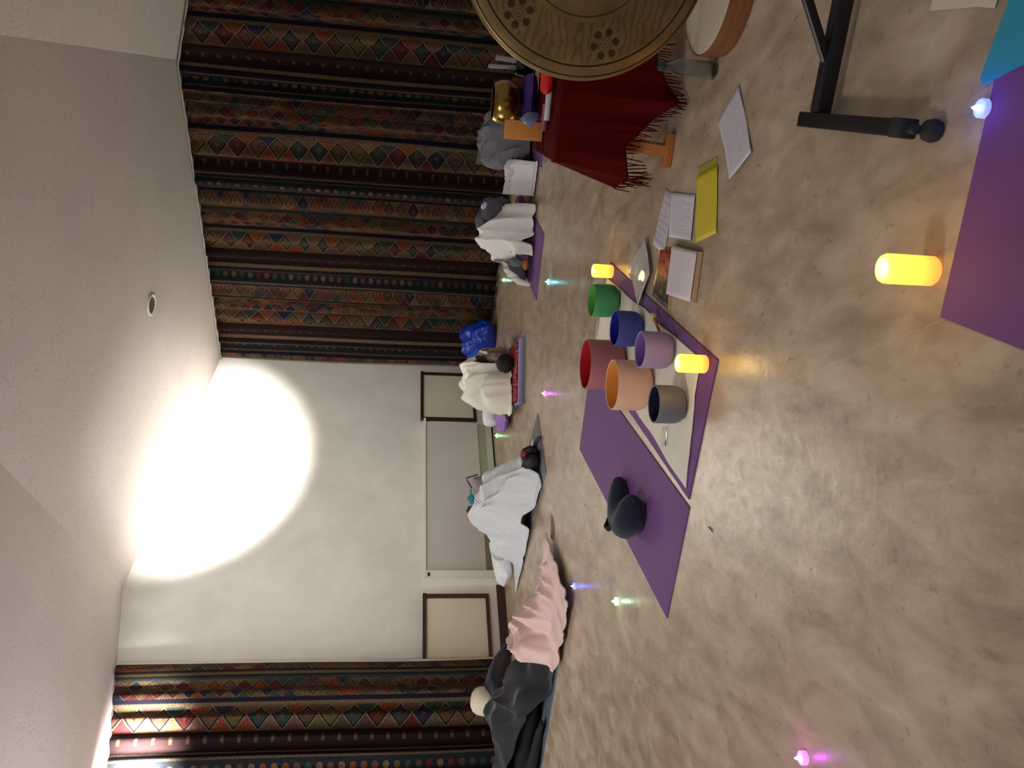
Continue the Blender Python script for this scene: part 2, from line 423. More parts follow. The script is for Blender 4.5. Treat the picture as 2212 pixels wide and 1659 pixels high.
# skirting board left of the heater
bm = NBM()
def bwbox(bm, a0, a1, z0, z1, o0, o1, mi=0):
    hexa(bm, [bw(a0, z0, o0), bw(a1, z0, o0), bw(a1, z0, o1), bw(a0, z0, o1), bw(a0, z1, o0), bw(a1, z1, o0), bw(a1, z1, o1), bw(a0, z1, o1)], mi)
bwbox(bm, A_END, -1.42, 0, 0.085, 0, 0.018)
bwbox(bm, 0.80, 1.88, 0, 0.085, 0, 0.018)
bwbox(bm, -1.42, 0.80, 0, 0.02, 0, 0.012)
struct('baseboard_back', bm, M_brown)
# thin cornice strip over the right curtain
bm = NBM()
for a, b in ((0, AP), (AP, R_END)):
    hexa(bm, [rw(a, top_right(a)-.012, 0), rw(b, top_right(b)-.012, 0), rw(b, top_right(b)-.012, .11), rw(a, top_right(a)-.012, .11),
              rw(a, top_right(a), 0), rw(b, top_right(b), 0), rw(b, top_right(b), .11), rw(a, top_right(a), .11)])
struct('trim_right', bm, mat('grey_trim_paint', (170, 166, 158), 0.7, 0.03))

# ------------------------------------------------------------------ heater and framed boards on the back wall
h = thing('wall_heater', 'long low cream heater casing on the white back wall, bright top edge', 'heater', bw(-0.32, 0, 0.0))
bm = NBM(); bwbox(bm, -1.34, 0.72, 0.185, 0.80, 0.0, 0.10); obj('front_panel', bm, M_rad, h, False, True)
bm = NBM(); bwbox(bm, -1.44, 0.76, 0.80, 0.825, 0.0, 0.13); obj('top_shelf', bm, M_radw, h, False, True)
bm = NBM(); bwbox(bm, -1.44, -1.34, 0.03, 0.80, 0.0, 0.125); EC = obj('end_cap', bm, M_radw, h, False, True)
bm = NBM(); bwbox(bm, -1.34, 0.72, 0.09, 0.19, 0.0, 0.085)
for k in range(9): bwbox(bm, -1.30, -0.75, 0.10+k*0.0095, 0.104+k*0.0095, 0.085, 0.098)
g = obj('vent_grille', bm, M_radg, h, False, True)
bm = NBM(); bwbox(bm, -1.34, 0.72, 0.02, 0.09, 0.0, 0.10); obj('plinth', bm, M_rad, h, False, True)
bm = NBM(); bwbox(bm, -1.41, -1.375, 0.765, 0.785, 0.125, 0.14); obj('knob', bm, M_black, EC, False, True)
def framed(a0, a1, z0, z1, label):
    t = thing('framed_panel', label, 'panel', bw((a0+a1)/2, 0))
    w = 0.042
    bm = NBM(); bwbox(bm, a0, a1, z0, z0+w*.8, 0, 0.03); bwbox(bm, a0, a1, z1-w*.8, z1, 0, 0.045)
    bwbox(bm, a0, a0+w, z0+w*.8, z1-w*.8, 0, 0.03); bwbox(bm, a1-w, a1, z0+w*.8, z1-w*.8, 0, 0.03)
    obj('frame', bm, M_brown, t, False, True)
    bm = NBM(); bwbox(bm, a0+w, a1-w, z0+w*.8, z1-w*.8, 0, 0.012); obj('board', bm, mat('cream_board', (212, 202, 178), 0.7, 0.04, 1.5), t, False, True)
framed(0.83, 1.66, 0.18, 0.86, 'brown framed cream panel between the heater and the patterned curtain corner')
framed(-2.36, -1.55, 0.17, 0.83, 'brown framed cream panel left of the heater, beside the brightly topped curtain')

# ------------------------------------------------------------------ curtains
def curtain(name, fn, a0, a1, zf, z0, out, label, u0, seed, full=1.22, amp=0.085, lining=False, group=None):
    n = int(abs(a1-a0)/0.018); nz = 30
    path = []; ph = 0.0; s = 0.0; prev = None
    rnd = random.Random(seed)
    for i in range(n+1):
        a = a0+(a1-a0)*i/n
        ph += 2*PI*0.018/(0.20+0.14*noise.noise(Vector((a*1.9, seed, 0))))
        path.append((a, ph))
    def pt(i, j):
        a, ph = path[i]; f = j/nz
        k = amp*(0.75+0.25*f)*(1+0.75*noise.noise(Vector((a*2.2, f*1.2, seed))))
        o = out + k*(0.5+0.5*math.sin(ph+0.5*noise.noise(Vector((a*2, f*2, seed+4)))))
        o += 0.012*math.sin(ph*0.31+seed)
        sway = 0.02*noise.noise(Vector((a*1.5, f*2, seed+9)))
        return fn(a+sway*f, zf(a)-0.014-(zf(a)-0.014-z0)*f, o)
    us = [u0]
    for i in range(n):
        us.append(us[-1]+(pt(i+1, 15)-pt(i, 15)).length*0.88/1.3)
    bm = NBM(); uvl = bm.loops.layers.uv.new('cloth')
    V = [[bm.verts.new(pt(i, j)) for j in range(nz+1)] for i in range(n+1)]
    for i in range(n):
        for j in range(nz):
            f = bm.faces.new((V[i][j], V[i+1][j], V[i+1][j+1], V[i][j+1]))
            for lp, (ii, jj) in zip(f.loops, ((i, j), (i+1, j), (i+1, j+1), (i, j+1))):
                lp[uvl].uv = (us[ii], V[ii][jj].co.z)
    t = thing(name, label, 'curtain', fn((a0+a1)/2, 0, 0), 0, group)
    o = obj('fabric', bm, M_curt, t, True, True)
    md = o.modifiers.new('thickness', 'SOLIDIFY'); md.thickness = 0.003
    if lining:
        bm = NBM(); q = []
        for j in range(nz+1):
            p = pt(n, j) if lining == 'end' else pt(0, j)
            e = (DB if fn is bw else DR)*0.028*(1+0.5*noise.noise(Vector((j*.2, 3, seed))))
            q.append((bm.verts.new(p+(fn(0, 0, -0.01)-fn(0, 0, 0))), bm.verts.new(p+e+(fn(0, 0, -0.01)-fn(0, 0, 0)))))
        for j in range(nz):
            bm.faces.new((q[j][0], q[j][1], q[j+1][1], q[j+1][0]))
        o2 = obj('lining', bm, M_lining, t, True, True); o2['label'] = 'pale cream lining edge'
        md = o2.modifiers.new('thickness', 'SOLIDIFY'); md.thickness = 0.004
    return t, us[-1]
t, ue = curtain('curtain', rw, 0.07, 2.60, top_right, 0.03, 0.05, 'long red and navy kilim patterned curtain from the back corner to behind the white blanket', 0.72, 3)
t, ue = curtain('curtain', rw, 2.63, R_END-0.1, top_right, 0.04, 0.05, 'dark kilim patterned curtain behind the gong and the red draped table', 0.0, 11)
curtain('curtain', bw, A_END+0.15, -2.27, top_back, 0.04, 0.05, 'kilim patterned curtain with brightly lit top behind the person in black', 0.30, 21, lining='end')

# ------------------------------------------------------------------ ceiling fitting
dn = nrm if nrm.z < 0 else -nrm
pc = on_plane(327, 658, Cc, nrm)
Mq = Matrix.Translation(pc+dn*0.002) @ dn.to_track_quat('Z', 'Y').to_matrix().to_4x4()
t = thing('ceiling_downlight', 'small round unlit downlight set in the pitted ceiling', 'light', pc)
bm = NBM(); lathe(bm, [(0.075, -0.002), (0.105, -0.002), (0.108, 0.006), (0.098, 0.012), (0.082, 0.008), (0.075, -0.002)], 40, Mq)
obj('rim', bm, M_radw, t, True, True)
bm = NBM(); lathe(bm, [(0, 0.001), (0.03, 0.002), (0.075, 0.0), (0.082, 0.004)], 40, Mq)
obj('reflector', bm, mat('dull_grey_reflector', (96, 100, 98), 0.35, 0.1), t, True, True)

# added fixture right of the frame; its plate keeps the beam off the ceiling
t = thing('added_spot_fixture', 'added black spot fixture with a plate keeping its beam off the ceiling', 'spotlight', SPOT_AT)
Cd, Ld = (bw(2.2, top_back(1.88)-.05-.07)-SPOT_AT), (bw(-2.9, Lc.z+.03)-SPOT_AT)
kc, kl = .45/Cd.length, .45/Ld.length
bm = NBM(); a_, b_ = SPOT_AT+Cd*kc, SPOT_AT+Ld*kl; e_ = (a_-b_)*1.2
hexa(bm, [a_+e_, b_-e_, b_-e_+Vector((.004, -.004, 0)), a_+e_+Vector((.004, -.004, 0)), a_+e_+Vector((0, 0, .16)), b_-e_+Vector((0, 0, .16)), b_-e_+Vector((.004, -.004, .16)), a_+e_+Vector((.004, -.004, .16))])
obj('beam_block_plate', bm, M_black, t, False, True)
sd_ = (bw(-0.1, 3.35)-SPOT_AT).normalized()
bm = NBM(); lathe(bm, [(0, -.26), (.06, -.26), (.09, -.20), (.10, -.06), (.095, -.06), (.08, -.19), (0, -.22)], 32, Matrix.Translation(SPOT_AT) @ sd_.to_track_quat('Z', 'Y').to_matrix().to_4x4()); obj('housing', bm, M_black, t, True, True)
bm = NBM(); tube(bm, [SPOT_AT-sd_*.15+Vector((0, 0, .09)), SPOT_AT-sd_*.15+Vector((0, 0, .36))], .012, 10); obj('hanger', bm, M_black, t, True, True)

# ------------------------------------------------------------------ mats on the floor
def yoga_mat(name, quad, c, label, z0=0.0, t=0.005, key=None, group=None):
    bm = NBM(); slab(bm, quad, t, z0)
    bmesh.ops.subdivide_edges(bm, edges=[e for e in bm.edges], cuts=6, use_grid_fill=True)
    o = obj(name, bm, mat(key or name, c, 0.75, 0.07, 3, bump=0.15, bsc=300), None, False)
    tag(o, label, 'yoga mat', 'yoga mats on the floor'); return o
def xy(X, Y, z=0): p = at(X, Y, z); return (p.x, p.y)
PURP = (112, 72, 132)
A = [at(1320, 567), at(1553, 778), at(1490, 1079)]; A4 = A[0]+A[2]-A[1]
B1, B2, B3 = at(1253, 970), at(1442.6, 1335.5), at(1491, 1096); B4 = B1+B3-B2
yoga_mat('yoga_mat', [B1, B2, B3, B4], PURP, 'purple yoga mat with the navy crescent cushion on it', key='purple_foam')
yoga_mat('yoga_mat', [A[0], A[1], A[2], A4+Vector((-.01, 0.0, 0))], PURP, 'purple yoga mat under the white blanket and the coloured bowls', 0.0005, key='purple_foam')
c1 = at(2035, 685); c2 = at(2150, 185); c3 = at(2212, 755)
dl = (c2-c1).normalized(); dw = (c3-c1).normalized()
yoga_mat('yoga_mat', [c1, c1+dl*1.75, c1+dl*1.75+dw*.61, c1+dw*.61], (118, 70, 130), 'nearest purple yoga mat, right below the glowing candle', key='purple_foam_near')
tq = [at(2122, 165, .008), at(2125, 183, .008), at(2212, 182, .008), at(2165, 50, .008)]
td = (tq[3]-tq[0]).normalized(); tn = Vector((td.y, -td.x, 0))
ta, tb = at(2120, 168, .008), at(2124, 184, .008)
q0 = ta; q1 = tb; q2 = tb+Vector((0.02, -1, 0)).normalized()*0.45; q3 = q2+td*.9
bm = NBM(); pts = [q0, q1, q2, q2+td*0.85, q0+td*0.80]
lo = [bm.verts.new((p.x, p.y, 0.0055)) for p in pts]; hi = [bm.verts.new((p.x, p.y, 0.0115)) for p in pts]
bm.faces.new(hi); bm.faces.new(lo[::-1])
for i in range(5): bm.faces.new((lo[i], lo[(i+1) % 5], hi[(i+1) % 5], hi[i]))
tag(obj('yoga_mat', bm, mat('turquoise_foam', (46, 156, 184), 0.7, 0.06, 3), None, False), 'turquoise mat lying over the end of the nearest purple mat', 'yoga mat', 'yoga mats on the floor')

# mats under the people
def rect(p, q, L, side=1):
    """short edge p-q, long side L away from it (side flips)"""
    d = (q-p).normalized(); nn = Vector((-d.y, d.x, 0))*side
    return [p, q, q+nn*L, p+nn*L]
g0, g1, g2 = at(1162, 893), at(1181, 1022), at(1115, 1240)
yoga_mat('yoga_mat', [g0, g1, g2, g0+g2-g1], (112, 118, 124), 'grey yoga mat under the person covered by the pale ribbed blanket', key='grey_foam')
m0, m1 = at(1176, 505), at(1160, 650)
R4 = rect(m0, m1, 1.75, -1)
if R4[2].y < m0.y: R4 = rect(m0, m1, 1.75, 1)
yoga_mat('yoga_mat', R4, PURP, 'purple mat under the white covered mound beside the long curtain', key='purple_foam')
l0, l1 = at(1136, 730), at(1134, 871)
R2 = rect(l0, l1, 1.75, -1)
if R2[2].y < l0.y: R2 = rect(l0, l1, 1.75, 1)
yoga_mat('yoga_mat', R2, (120, 128, 126), 'thick grey green mat lowest of the three under the person by the blue bag', 0.0, 0.03, key='grey_green_foam')
def shrink(q, k, dx=0): 
    c = sum(q, Vector())/4; return [c+(p-c)*k for p in q]
yoga_mat('yoga_mat', shrink(R2, 0.985), (164, 148, 206), 'lavender mat on the grey green mat under the cream blanket by the blue bag', 0.0305, 0.026, key='lavender_foam')
k0, k1 = at(1207, 1436), at(1170, 1659)
d = (k1-k0).normalized(); nn = Vector((-d.y, d.x, 0)); nn = nn if nn.y > 0 else -nn
K = [k0-d*0.05, k0+d*1.65, k0+d*1.65+nn*.62, k0-d*.05+nn*.62]
yoga_mat('yoga_mat', K, (84, 96, 108), 'blue grey mat under the person in black and the pink blanket', key='blue_grey_foam', t=0.012)

# ------------------------------------------------------------------ cloth draped over capsules
def cap_h(x, y, caps, slope):
    best = 0.0; s = 0.0; K = 45.0
    for (p, q, r0, r1) in caps:
        d = Vector((q[0]-p[0], q[1]-p[1])); L2 = d.length_squared
        t = 0 if L2 < 1e-9 else max(0, min(1, ((x-p[0])*d.x+(y-p[1])*d.y)/L2))
        cx, cy = p[0]+(q[0]-p[0])*t, p[1]+(q[1]-p[1])*t; zc = p[2]+(q[2]-p[2])*t; r = r0+(r1-r0)*t
        ds = math.hypot(x-cx, y-cy)
        k = 0.80
        if ds < r*k: zz = zc+math.sqrt(r*r-ds*ds)
        else: zz = zc+r*math.sqrt(1-k*k)-(ds-r*k)*slope
        s += math.exp(K*max(-0.5, zz))
    return math.log(s+1)/K if caps else 0
def drape(name, quad, caps, m, nu=90, nv=70, base=0.012, fold=0.02, fsc=5.0, fdir=0.0, slope=2.2, th=0.008, bulge=None, parent=None, edge=0.0, seed=0, flat=0.006, zmin=None):
    """cloth patch: quad (four xy corners) bent over the field of capsules, with folds"""
    q = [Vector((p[0], p[1], 0)) for p in quad]
    bm = NBM(); V = []; cf, sf = math.cos(fdir), math.sin(fdir)
    uvl = bm.loops.layers.uv.new('page')
    for i in range(nu+1):
        u = i/nu; row = []
        for j in range(nv+1):
            v = j/nv
            p = (q[0]*(1-u)+q[1]*u)*(1-v)+(q[3]*(1-u)+q[2]*u)*v
            if edge:
                e = Vector((noise.noise(Vector((u*5, v*5, seed+1))), noise.noise(Vector((u*5, v*5, seed+7))), 0))*edge
                p = p+e
            h0 = cap_h(p.x, p.y, caps, slope)
            a = (p.x*cf+p.y*sf); b = (-p.x*sf+p.y*cf)
            w = 1-abs(2*noise.noise(Vector((a*fsc+0.8*noise.noise(Vector((a*3, b*3, seed))), b*fsc*0.28, seed+2.5))))
            w2 = 1-abs(2*noise.noise(Vector((a*fsc*1.9+2, b*fsc*0.9, seed+8.5))))
            e = min(1.0, h0/0.08+0.25)
            w3 = 1-abs(2*noise.noise(Vector((a*fsc*0.55+5, b*fsc*0.5+a*1.5, seed+12.5))))
            z = max(h0, 0)+base+fold*e*(w**3*1.3+w2**3*0.6+w3**3*0.8-0.45)+flat*noise.noise(Vector((p.x*6, p.y*6, seed)))
            z = max(z, (zmin or base)+0.002*w)
            row.append(bm.verts.new((p.x, p.y, z)))
        V.append(row)
    for i in range(nu):
        for j in range(nv):
            f = bm.faces.new((V[i][j], V[i+1][j], V[i+1][j+1], V[i][j+1]))
            for lp, (a, b) in zip(f.loops, ((i, j), (i+1, j), (i+1, j+1), (i, j+1))): lp[uvl].uv = (a/nu, b/nv)
    o = obj(name, bm, m, parent, True, parent is not None)
    s = o.modifiers.new('thickness', 'SOLIDIFY'); s.thickness = th; s.offset = -1
    return o

# body: one continuous skinned surface
def body(name, joints, edges, root, m, parent):
    me = bpy.data.meshes.new(name); keys = list(joints); idx = {k: i for i, k in enumerate(keys)}
    me.from_pydata([joints[k][0] for k in keys], [(idx[a], idx[b]) for a, b in edges], [])
    me.materials.append(m)
    o = bpy.data.objects.new(name, me); COL.objects.link(o); o.parent = parent
    o.matrix_parent_inverse = (Matrix.Translation(parent.location) @ parent.rotation_euler.to_matrix().to_4x4()).inverted()
    s = o.modifiers.new('skin', 'SKIN'); s.use_smooth_shade = True
    for k in keys:
        r = joints[k][1]; me.skin_vertices[0].data[idx[k]].radius = (r, r) if not isinstance(r, tuple) else r
    me.skin_vertices[0].data[idx[root]].use_root = True
    b = o.modifiers.new('sub', 'SUBSURF'); b.levels = 2; b.render_levels = 2
    return o
M_skin = mat('skin', (196, 150, 124), 0.55, 0.06)
BE = [('pel', 'ab'), ('ab', 'ch'), ('ch', 'nk'), ('nk', 'hd'), ('hd', 'hd2'), ('hd', 'nose'), ('ch', 'shl'), ('shl', 'ell'), ('ell', 'wrl'), ('wrl', 'hal'),
      ('ch', 'shr'), ('shr', 'elr'), ('elr', 'wrr'), ('wrr', 'har'), ('pel', 'hil'), ('hil', 'knl'), ('knl', 'anl'), ('anl', 'tol'),
      ('pel', 'hir'), ('hir', 'knr'), ('knr', 'anr'), ('anr', 'tor')]
for s in 'lr':
    BE += [('ha'+s, 'f%d%s' % (k, s)) for k in range(4)] + [('wr'+s, 'th'+s)]
def lying(name_parent, O, ax, knee_z=0.10, knee_s=None, foot_s=0.1, H=1.62, scale=1.0, m=M_skin, side=None, armsout=0.0, z0=0.0, head_dz=0.0, skip=(), fw=.10):
    """person on the back: O = feet end on the floor, ax = direction feet -> head"""
    ax = Vector(ax).normalized(); sd = Vector((-ax.y, ax.x, 0))
    def P(s, w, z): return O+ax*s*scale+sd*w*scale+Vector((0, 0, z*scale+z0))
    ks = knee_s if knee_s is not None else 0.5
    J = {'pel': (P(H-0.80, 0, .115), (.13, .095)), 'ab': (P(H-0.64, 0, .115), (.12, .09)), 'ch': (P(H-0.42, 0, .125), (.14, .095)), 'nk': (P(H-0.24, 0, .13+head_dz*.5), .05),
         'hd': (P(H-0.11, 0, .135+head_dz), .078), 'hd2': (P(H-0.03, 0, .14+head_dz), .062), 'nose': (P(H-0.14, 0, .235+head_dz), .012)}
    for s, g in (('l', 1), ('r', -1)):
        J['sh'+s] = (P(H-0.37, .17*g, .115), .055); J['el'+s] = (P(H-0.64, (.21+armsout)*g, .06), .040); J['wr'+s] = (P(H-0.86, (.19+armsout*1.5)*g, .04), .027)
        J['ha'+s] = (P(H-0.93, (.235+armsout*1.5)*g, .045), .030)
        for k in range(4): J['f%d%s' % (k, s)] = (P(H-1.01-(.012 if k in (1, 2) else 0), (.215+armsout*1.5+.016*k)*g, .03), .009)
        J['th'+s] = (P(H-0.92, (.19+armsout*1.4)*g, .04), .010)
        J['hi'+s] = (P(H-0.86, .09*g, .11), .085); J['kn'+s] = (P(ks, .11*g, knee_z), .058); J['an'+s] = (P(foot_s, fw*g, .07), .038); J['to'+s] = (P(foot_s-.09, fw*g, .075 if knee_z > .2 else .12), .03)
    o = body('body', J, BE, 'pel', m, name_parent)
    caps = []
    for a, b in BE:
        if 'nose' in (a, b) or a[:2] in skip or b[:2] in skip: continue
        (pa, ra), (pb, rb) = J[a], J[b]
        ra = ra[0] if isinstance(ra, tuple) else ra; rb = rb[0] if isinstance(rb, tuple) else rb
        f = .90
        caps.append((pa+Vector((0, 0, -ra*.10)), pb+Vector((0, 0, -rb*.10)), ra*f+.025, rb*f+.025))
    return o, caps

# ---- person under the ribbed blanket (middle, feet towards the candles)
M_rib = None
def rib_mat():
    n = NT('pale_ribbed_knit'); uv = n.n('ShaderNodeUVMap'); uv.uv_map = 'page'
    sx = n.n('ShaderNodeSeparateXYZ'); n.L(uv.outputs[0], sx.inputs[0])
    s = n.M('SINE', n.M('MULTIPLY', sx.outputs[0], 760.0))
    n.L(n.mix(n.M('MULTIPLY', n.M('GREATER_THAN', s, 0.2), 0.6), srgb(236, 240, 243), srgb(204, 209, 212)), n.b.inputs['Base Color'])
    n.b.inputs['Roughness'].default_value = 0.95; n.b.inputs['Specular IOR Level'].default_value = 0.1; n.bump(s, 0.5, 0.004); return n.m
ax3 = Vector((-.66, .75, 0)).normalized(); O3 = Vector((-.52, 6.20, 0))
def q3f(s, w, z=0): return O3+ax3*s+Vector((-ax3.y, ax3.x, 0))*w+Vector((0, 0, z))    # w>0 : towards the camera side (left of axis)
p3 = thing('person', 'person lying with bent knees under the pale ribbed blanket, dark shoes showing', 'person', q3f(0.8, 0))
_, bc3 = lying(p3, q3f(0.0, 0, 0.005), ax3, knee_z=0.30, knee_s=0.56, foot_s=0.17, head_dz=0.0, skip=('to', 'hd', 'nk'), fw=.045, armsout=-.07)
bm = NBM()
for g in (.045, -.045):
    blob(bm, q3f(0.11, g, 0.08), (.10, .046, .075), 3, Matrix.Rotation(math.atan2(ax3.y, ax3.x)-.1*g, 3, 'Z'), 0.15)
o = obj('shoes', bm, mat('black_shoe', (30, 22, 26), 0.6, 0.2), p3, True, True); o['label'] = 'dark shoes at the end of the blanket'
bm = NBM(); blob(bm, q3f(0.20, 0.0, 0.135), (.05, .09, .02), 3, Matrix.Rotation(math.atan2(ax3.y, ax3.x), 3, 'Z'), 0.2); blob(bm, q3f(0.08, -.03, 0.13), (.03, .05, .03), 2, None, .2)
o = obj('socks', bm, mat('pink_sock', (150, 56, 74), 0.9, 0.2), p3, True, True)
bm = NBM(); blob(bm, q3f(1.54, 0.0, 0.16), (.11, .10, .085), 3, None, 0.1); obj('hair', bm, mat('grey_hair', (186, 184, 180), 0.9, 0.15), p3, True, True)
caps = bc3+[(q3f(.18, 0, .07), q3f(.55, 0.02, .32), .08, .09), (q3f(.60, 0, .30), q3f(.98, 0, .35), .10, .10), (q3f(.98, 0, .33), q3f(1.18, 0.0, .16), .09, .14), (q3f(1.18, 0, .10), q3f(1.45, 0, .10), .14, .12), (q3f(1.42, 0, .06), q3f(1.60, 0.0, .05), .10, .07)]
M_rib = rib_mat()
tag(drape('blanket', [q3f(.10, .26), q3f(1.66, .38), q3f(1.60, -.32), q3f(.16, -.24)], caps, M_rib, 110, 70, fold=.035, fsc=4.0, fdir=math.atan2(ax3.y, ax3.x)+1.2, slope=2.2, edge=.02, seed=3, base=.02),
    'pale grey ribbed blanket tented over bent knees on the grey mat', 'blanket')
bm = NBM(); pillow(bm, q3f(1.72, .04, .12), (.40, .28, .15), math.atan2(ax3.y, ax3.x)+1.45, 0.15)
tag(obj('pillow', bm, mat('white_cotton', (240, 240, 244), 0.9, 0.03)), 'small white pillow at the head end of the ribbed blanket', 'pillow')
bm = NBM(); tube(bm, [q3f(.05, -.08, .05), q3f(-.02, -.10, .03), q3f(-.08, -.08, .018)], [.014, .02, .008], 8)
tag(obj('strap', bm, mat('dark_strap', (52, 54, 66), .8)), 'dark strap end lying beside the dark shoes on the grey mat', 'strap')
bm = NBM(); blob(bm, q3f(1.34, -.22, .17), (.05, .16, .05), 3, Matrix.Rotation(math.atan2(ax3.y, ax3.x)+1.57, 3, 'Z'), .25)
tag(obj('scarf', bm, mat('red_cloth', (196, 66, 66), .9)), 'red cloth peeping out behind the ribbed blanket', 'cloth')
# bag behind
bg = at_depth(1040, 1062, 8.1); bg.z = 0
t = thing('carrier_bag', 'grey speckled bag standing against the heater behind the ribbed blanket', 'bag', bg)
bm = NBM(); pillow(bm, bg+Vector((0, 0, .19)), (.36, .40, .22), math.atan2(DB.y, DB.x), PI/2, wr=.03); obj('bag_body', bm, mat('speckled_bag', (142, 134, 130), .7, .25, 30), t, True, True)
bm = NBM(); tube(bm, [bg+Vector((.17, .05, .3)), bg+Vector((.13, .03, .42)), bg+Vector((.09, 0, .40)), bg+Vector((.03, -.02, .36))], .008, 8); obj('handle', bm, mat('dark_strap', (52, 54, 66)), t, True, True)
bt = at_depth(1021, 1078, 8.1); bm = NBM(); blob(bm, bt, (.05, .06, .05), 3, None, .3, 4); blob(bm, bt+Vector((.05, .04, .0)), (.05, .03, .03), 2, None, .3)
tag(obj('scarf', bm, mat('turquoise_cloth', (40, 130, 146), .8)), 'turquoise cloth sticking out of the grey speckled bag', 'cloth')
bt = at_depth(1017, 1103, 8.1); bm = NBM(); blob(bm, bt+Vector((0, 0, -.02)), (.055, .06, .06), 3, None, .3, 3)
tag(obj('woollen_hat', bm, mat('dark_grey_wool', (68, 74, 72), .95)), 'dark grey woollen lump on top of the grey speckled bag', 'hat')

# ---- person by the blue bag
p2 = thing('person', 'person with black hair lying under the cream blanket near the blue bag', 'person', (0.1, 8.2, 0))
a2 = Vector(((l0+l1)/2 - (R2[2]+R2[3])/2)); a2.z = 0; a2.normalize()      # towards the camera
O2 = (R2[2]+R2[3])/2
def q2f(s, w, z=0): return O2+a2*s+Vector((-a2.y, a2.x, 0))*w+Vector((0, 0, z+.057))
_, bc2 = lying(p2, Vector((O2.x+.1, O2.y, .06)), a2, knee_z=0.20, knee_s=0.5, foot_s=0.12, H=1.55, head_dz=-.05, skip=('hd', 'nk'))
HP = Vector((O2.x+.1, O2.y, 0))+a2*1.45
bm = NBM(); blob(bm, Vector((HP.x, HP.y-.02, .15)), (.088, .10, .086), 4, None, .08, 3); o = obj('hair', bm, mat('black_hair', (16, 15, 17), .8, .3, 20), p2, True, True)
bm = NBM(); blob(bm, at_depth(1047, 871, 7.72)+Vector((0, 0, -.01)), (.05, .06, .035), 3, Matrix.Rotation(.5, 3, 'Y'), .1)
obj('bent_hand', bm, M_skin, p2, True, True)
bm = NBM(); blob(bm, at_depth(1072, 772, 7.75), (.07, .14, .10), 3, None, .15)
o = obj('sweater', bm, mat('taupe_wool', (132, 126, 114), .95), p2, True, True); o['label'] = 'taupe sweater shoulder'
def dd(X, Y, y): p = at_depth(X, Y, y); return p
caps = bc2+[(dd(1078, 800, 7.78), dd(1076, 855, 7.78), .18, .18), (dd(1062, 800, 7.85), dd(1056, 846, 7.85), .15, .155), (dd(1090, 862, 7.60), dd(1092, 822, 7.6), .10, .08), (Vector((.10, 8.0, .14)), Vector((.0, 8.4, .08)), .16, .14)]
M_cream = mat('cream_fleece', (236, 230, 216), 0.95, .05, 4, bump=.2, bsc=80, sheen=.3)
tag(drape('blanket', [(-.27, 7.40), (.20, 7.52), (.42, 8.7), (-.40, 8.6)], caps, M_cream, 90, 100, base=.085, fold=.055, fsc=5, fdir=.6, slope=4.5, edge=.05, seed=9, zmin=.085),
    'cream fleece blanket heaped over the person with black hair by the blue bag', 'blanket')
# rug on top of the lavender mat
def rug_mat():
    n = NT('red_black_stripes'); co = n.coord(); a = n.noise(n.mapping(co, (4, 1, 1)), 5, 2)
    n.L(n.ramp(a, [(0.30, srgb(34, 20, 26)), (0.42, srgb(168, 52, 50)), (0.50, srgb(196, 74, 66)), (0.57, srgb(66, 28, 38)), (0.66, srgb(170, 150, 140)), (.75, srgb(150, 40, 46))], 'CONSTANT'), n.b.inputs['Base Color'])
    n.b.inputs['Roughness'].default_value = .95; return n.m
Mr = rug_mat()
RR = shrink(R2, .95); rc = (RR[0]+RR[1]+RR[2]+RR[3])/4
tag(drape('rug', [RR[0]+Vector((0, .03, 0)), RR[1]+Vector((0, .03, 0)), RR[2], RR[3]], [], Mr, 30, 40, base=.068, fold=.012, fsc=6, th=.010, seed=12, zmin=.067, flat=.004),
    'red and black striped rug between the lavender mat and the cream blanket', 'rug')
bm = NBM(); pillow(bm, at_depth(1102, 752, 7.85), (.20, .20, .09), .9, .1)
tag(obj('pillow', bm, mat('off_white_cotton', (206, 202, 196), .9)), 'off-white pillow at the head with black hair', 'pillow')
ro = at_depth(1060, 905, 8.35)
bm = NBM(); a = Vector((-.30, 8.55, .15)); b = Vector((-.44, 8.25, .15)); a = at_depth(1057, 880, 8.3); b = at_depth(1060, 918, 8.2); a.z = max(a.z, .1)
tube(bm, [a, a+(b-a)*.1, a+(b-a)*.5, a+(b-a)*.9, b], [.05, .075, .08, .075, .045], 16)
tag(obj('bolster', bm, mat('white_cotton', (240, 240, 244))), 'white rolled towel at the far end of the cream blanket', 'towel')
bm = NBM(); a = at_depth(1075, 900, 8.1); a.z = .075; blob(bm, a, (.16, .24, .07), 3, None, .2)
tag(obj('cloth_bundle', bm, mat('violet_cloth', (150, 116, 190), .8, .3, 12)), 'violet and dark bundle under the white rolled towel', 'bundle')
# blue bag
bb = (at(1070, 690)+at(1072, 785))/2
t = thing('plastic_bag', 'crumpled shiny blue plastic bag at the foot of the long curtain', 'bag', bb)
bm = NBM(); Mx = Matrix.Rotation(math.atan2(DR.y, DR.x), 3, 'Z')
g = bmesh.ops.create_icosphere(bm, subdivisions=5, radius=1.0)
for v in g['verts']:
    p = v.co.copy(); zz = p.z
    p = Vector((p.x*.30, p.y*.20, (p.z*.56+.46)*.40))
    p *= 1+.22*noise.noise(v.co*1.6+Vector((3, 0, 0)))-.07*abs(noise.noise(v.co*4))
    p.x *= 1.05-.35*max(0, zz); v.co = Mx @ p+bb+Vector((0, 0.1, 0.0)); v.co.z = max(.003, v.co.z)
obj('bag_body', bm, mat('blue_plastic', (16, 48, 160), .28, .35, 5), t, True, True)
bm = NBM(); e = at_depth(1012, 775, 9.3); tube(bm, [e+Vector((.1, 0, -.1)), e, e+Vector((-.06, 0, .0)), e+Vector((-.13, .02, -.1))], [.03, .022, .02, .03], 8)
obj('handle', bm, mat('blue_plastic_bright', (40, 90, 220), .3, .2), t, True, True)

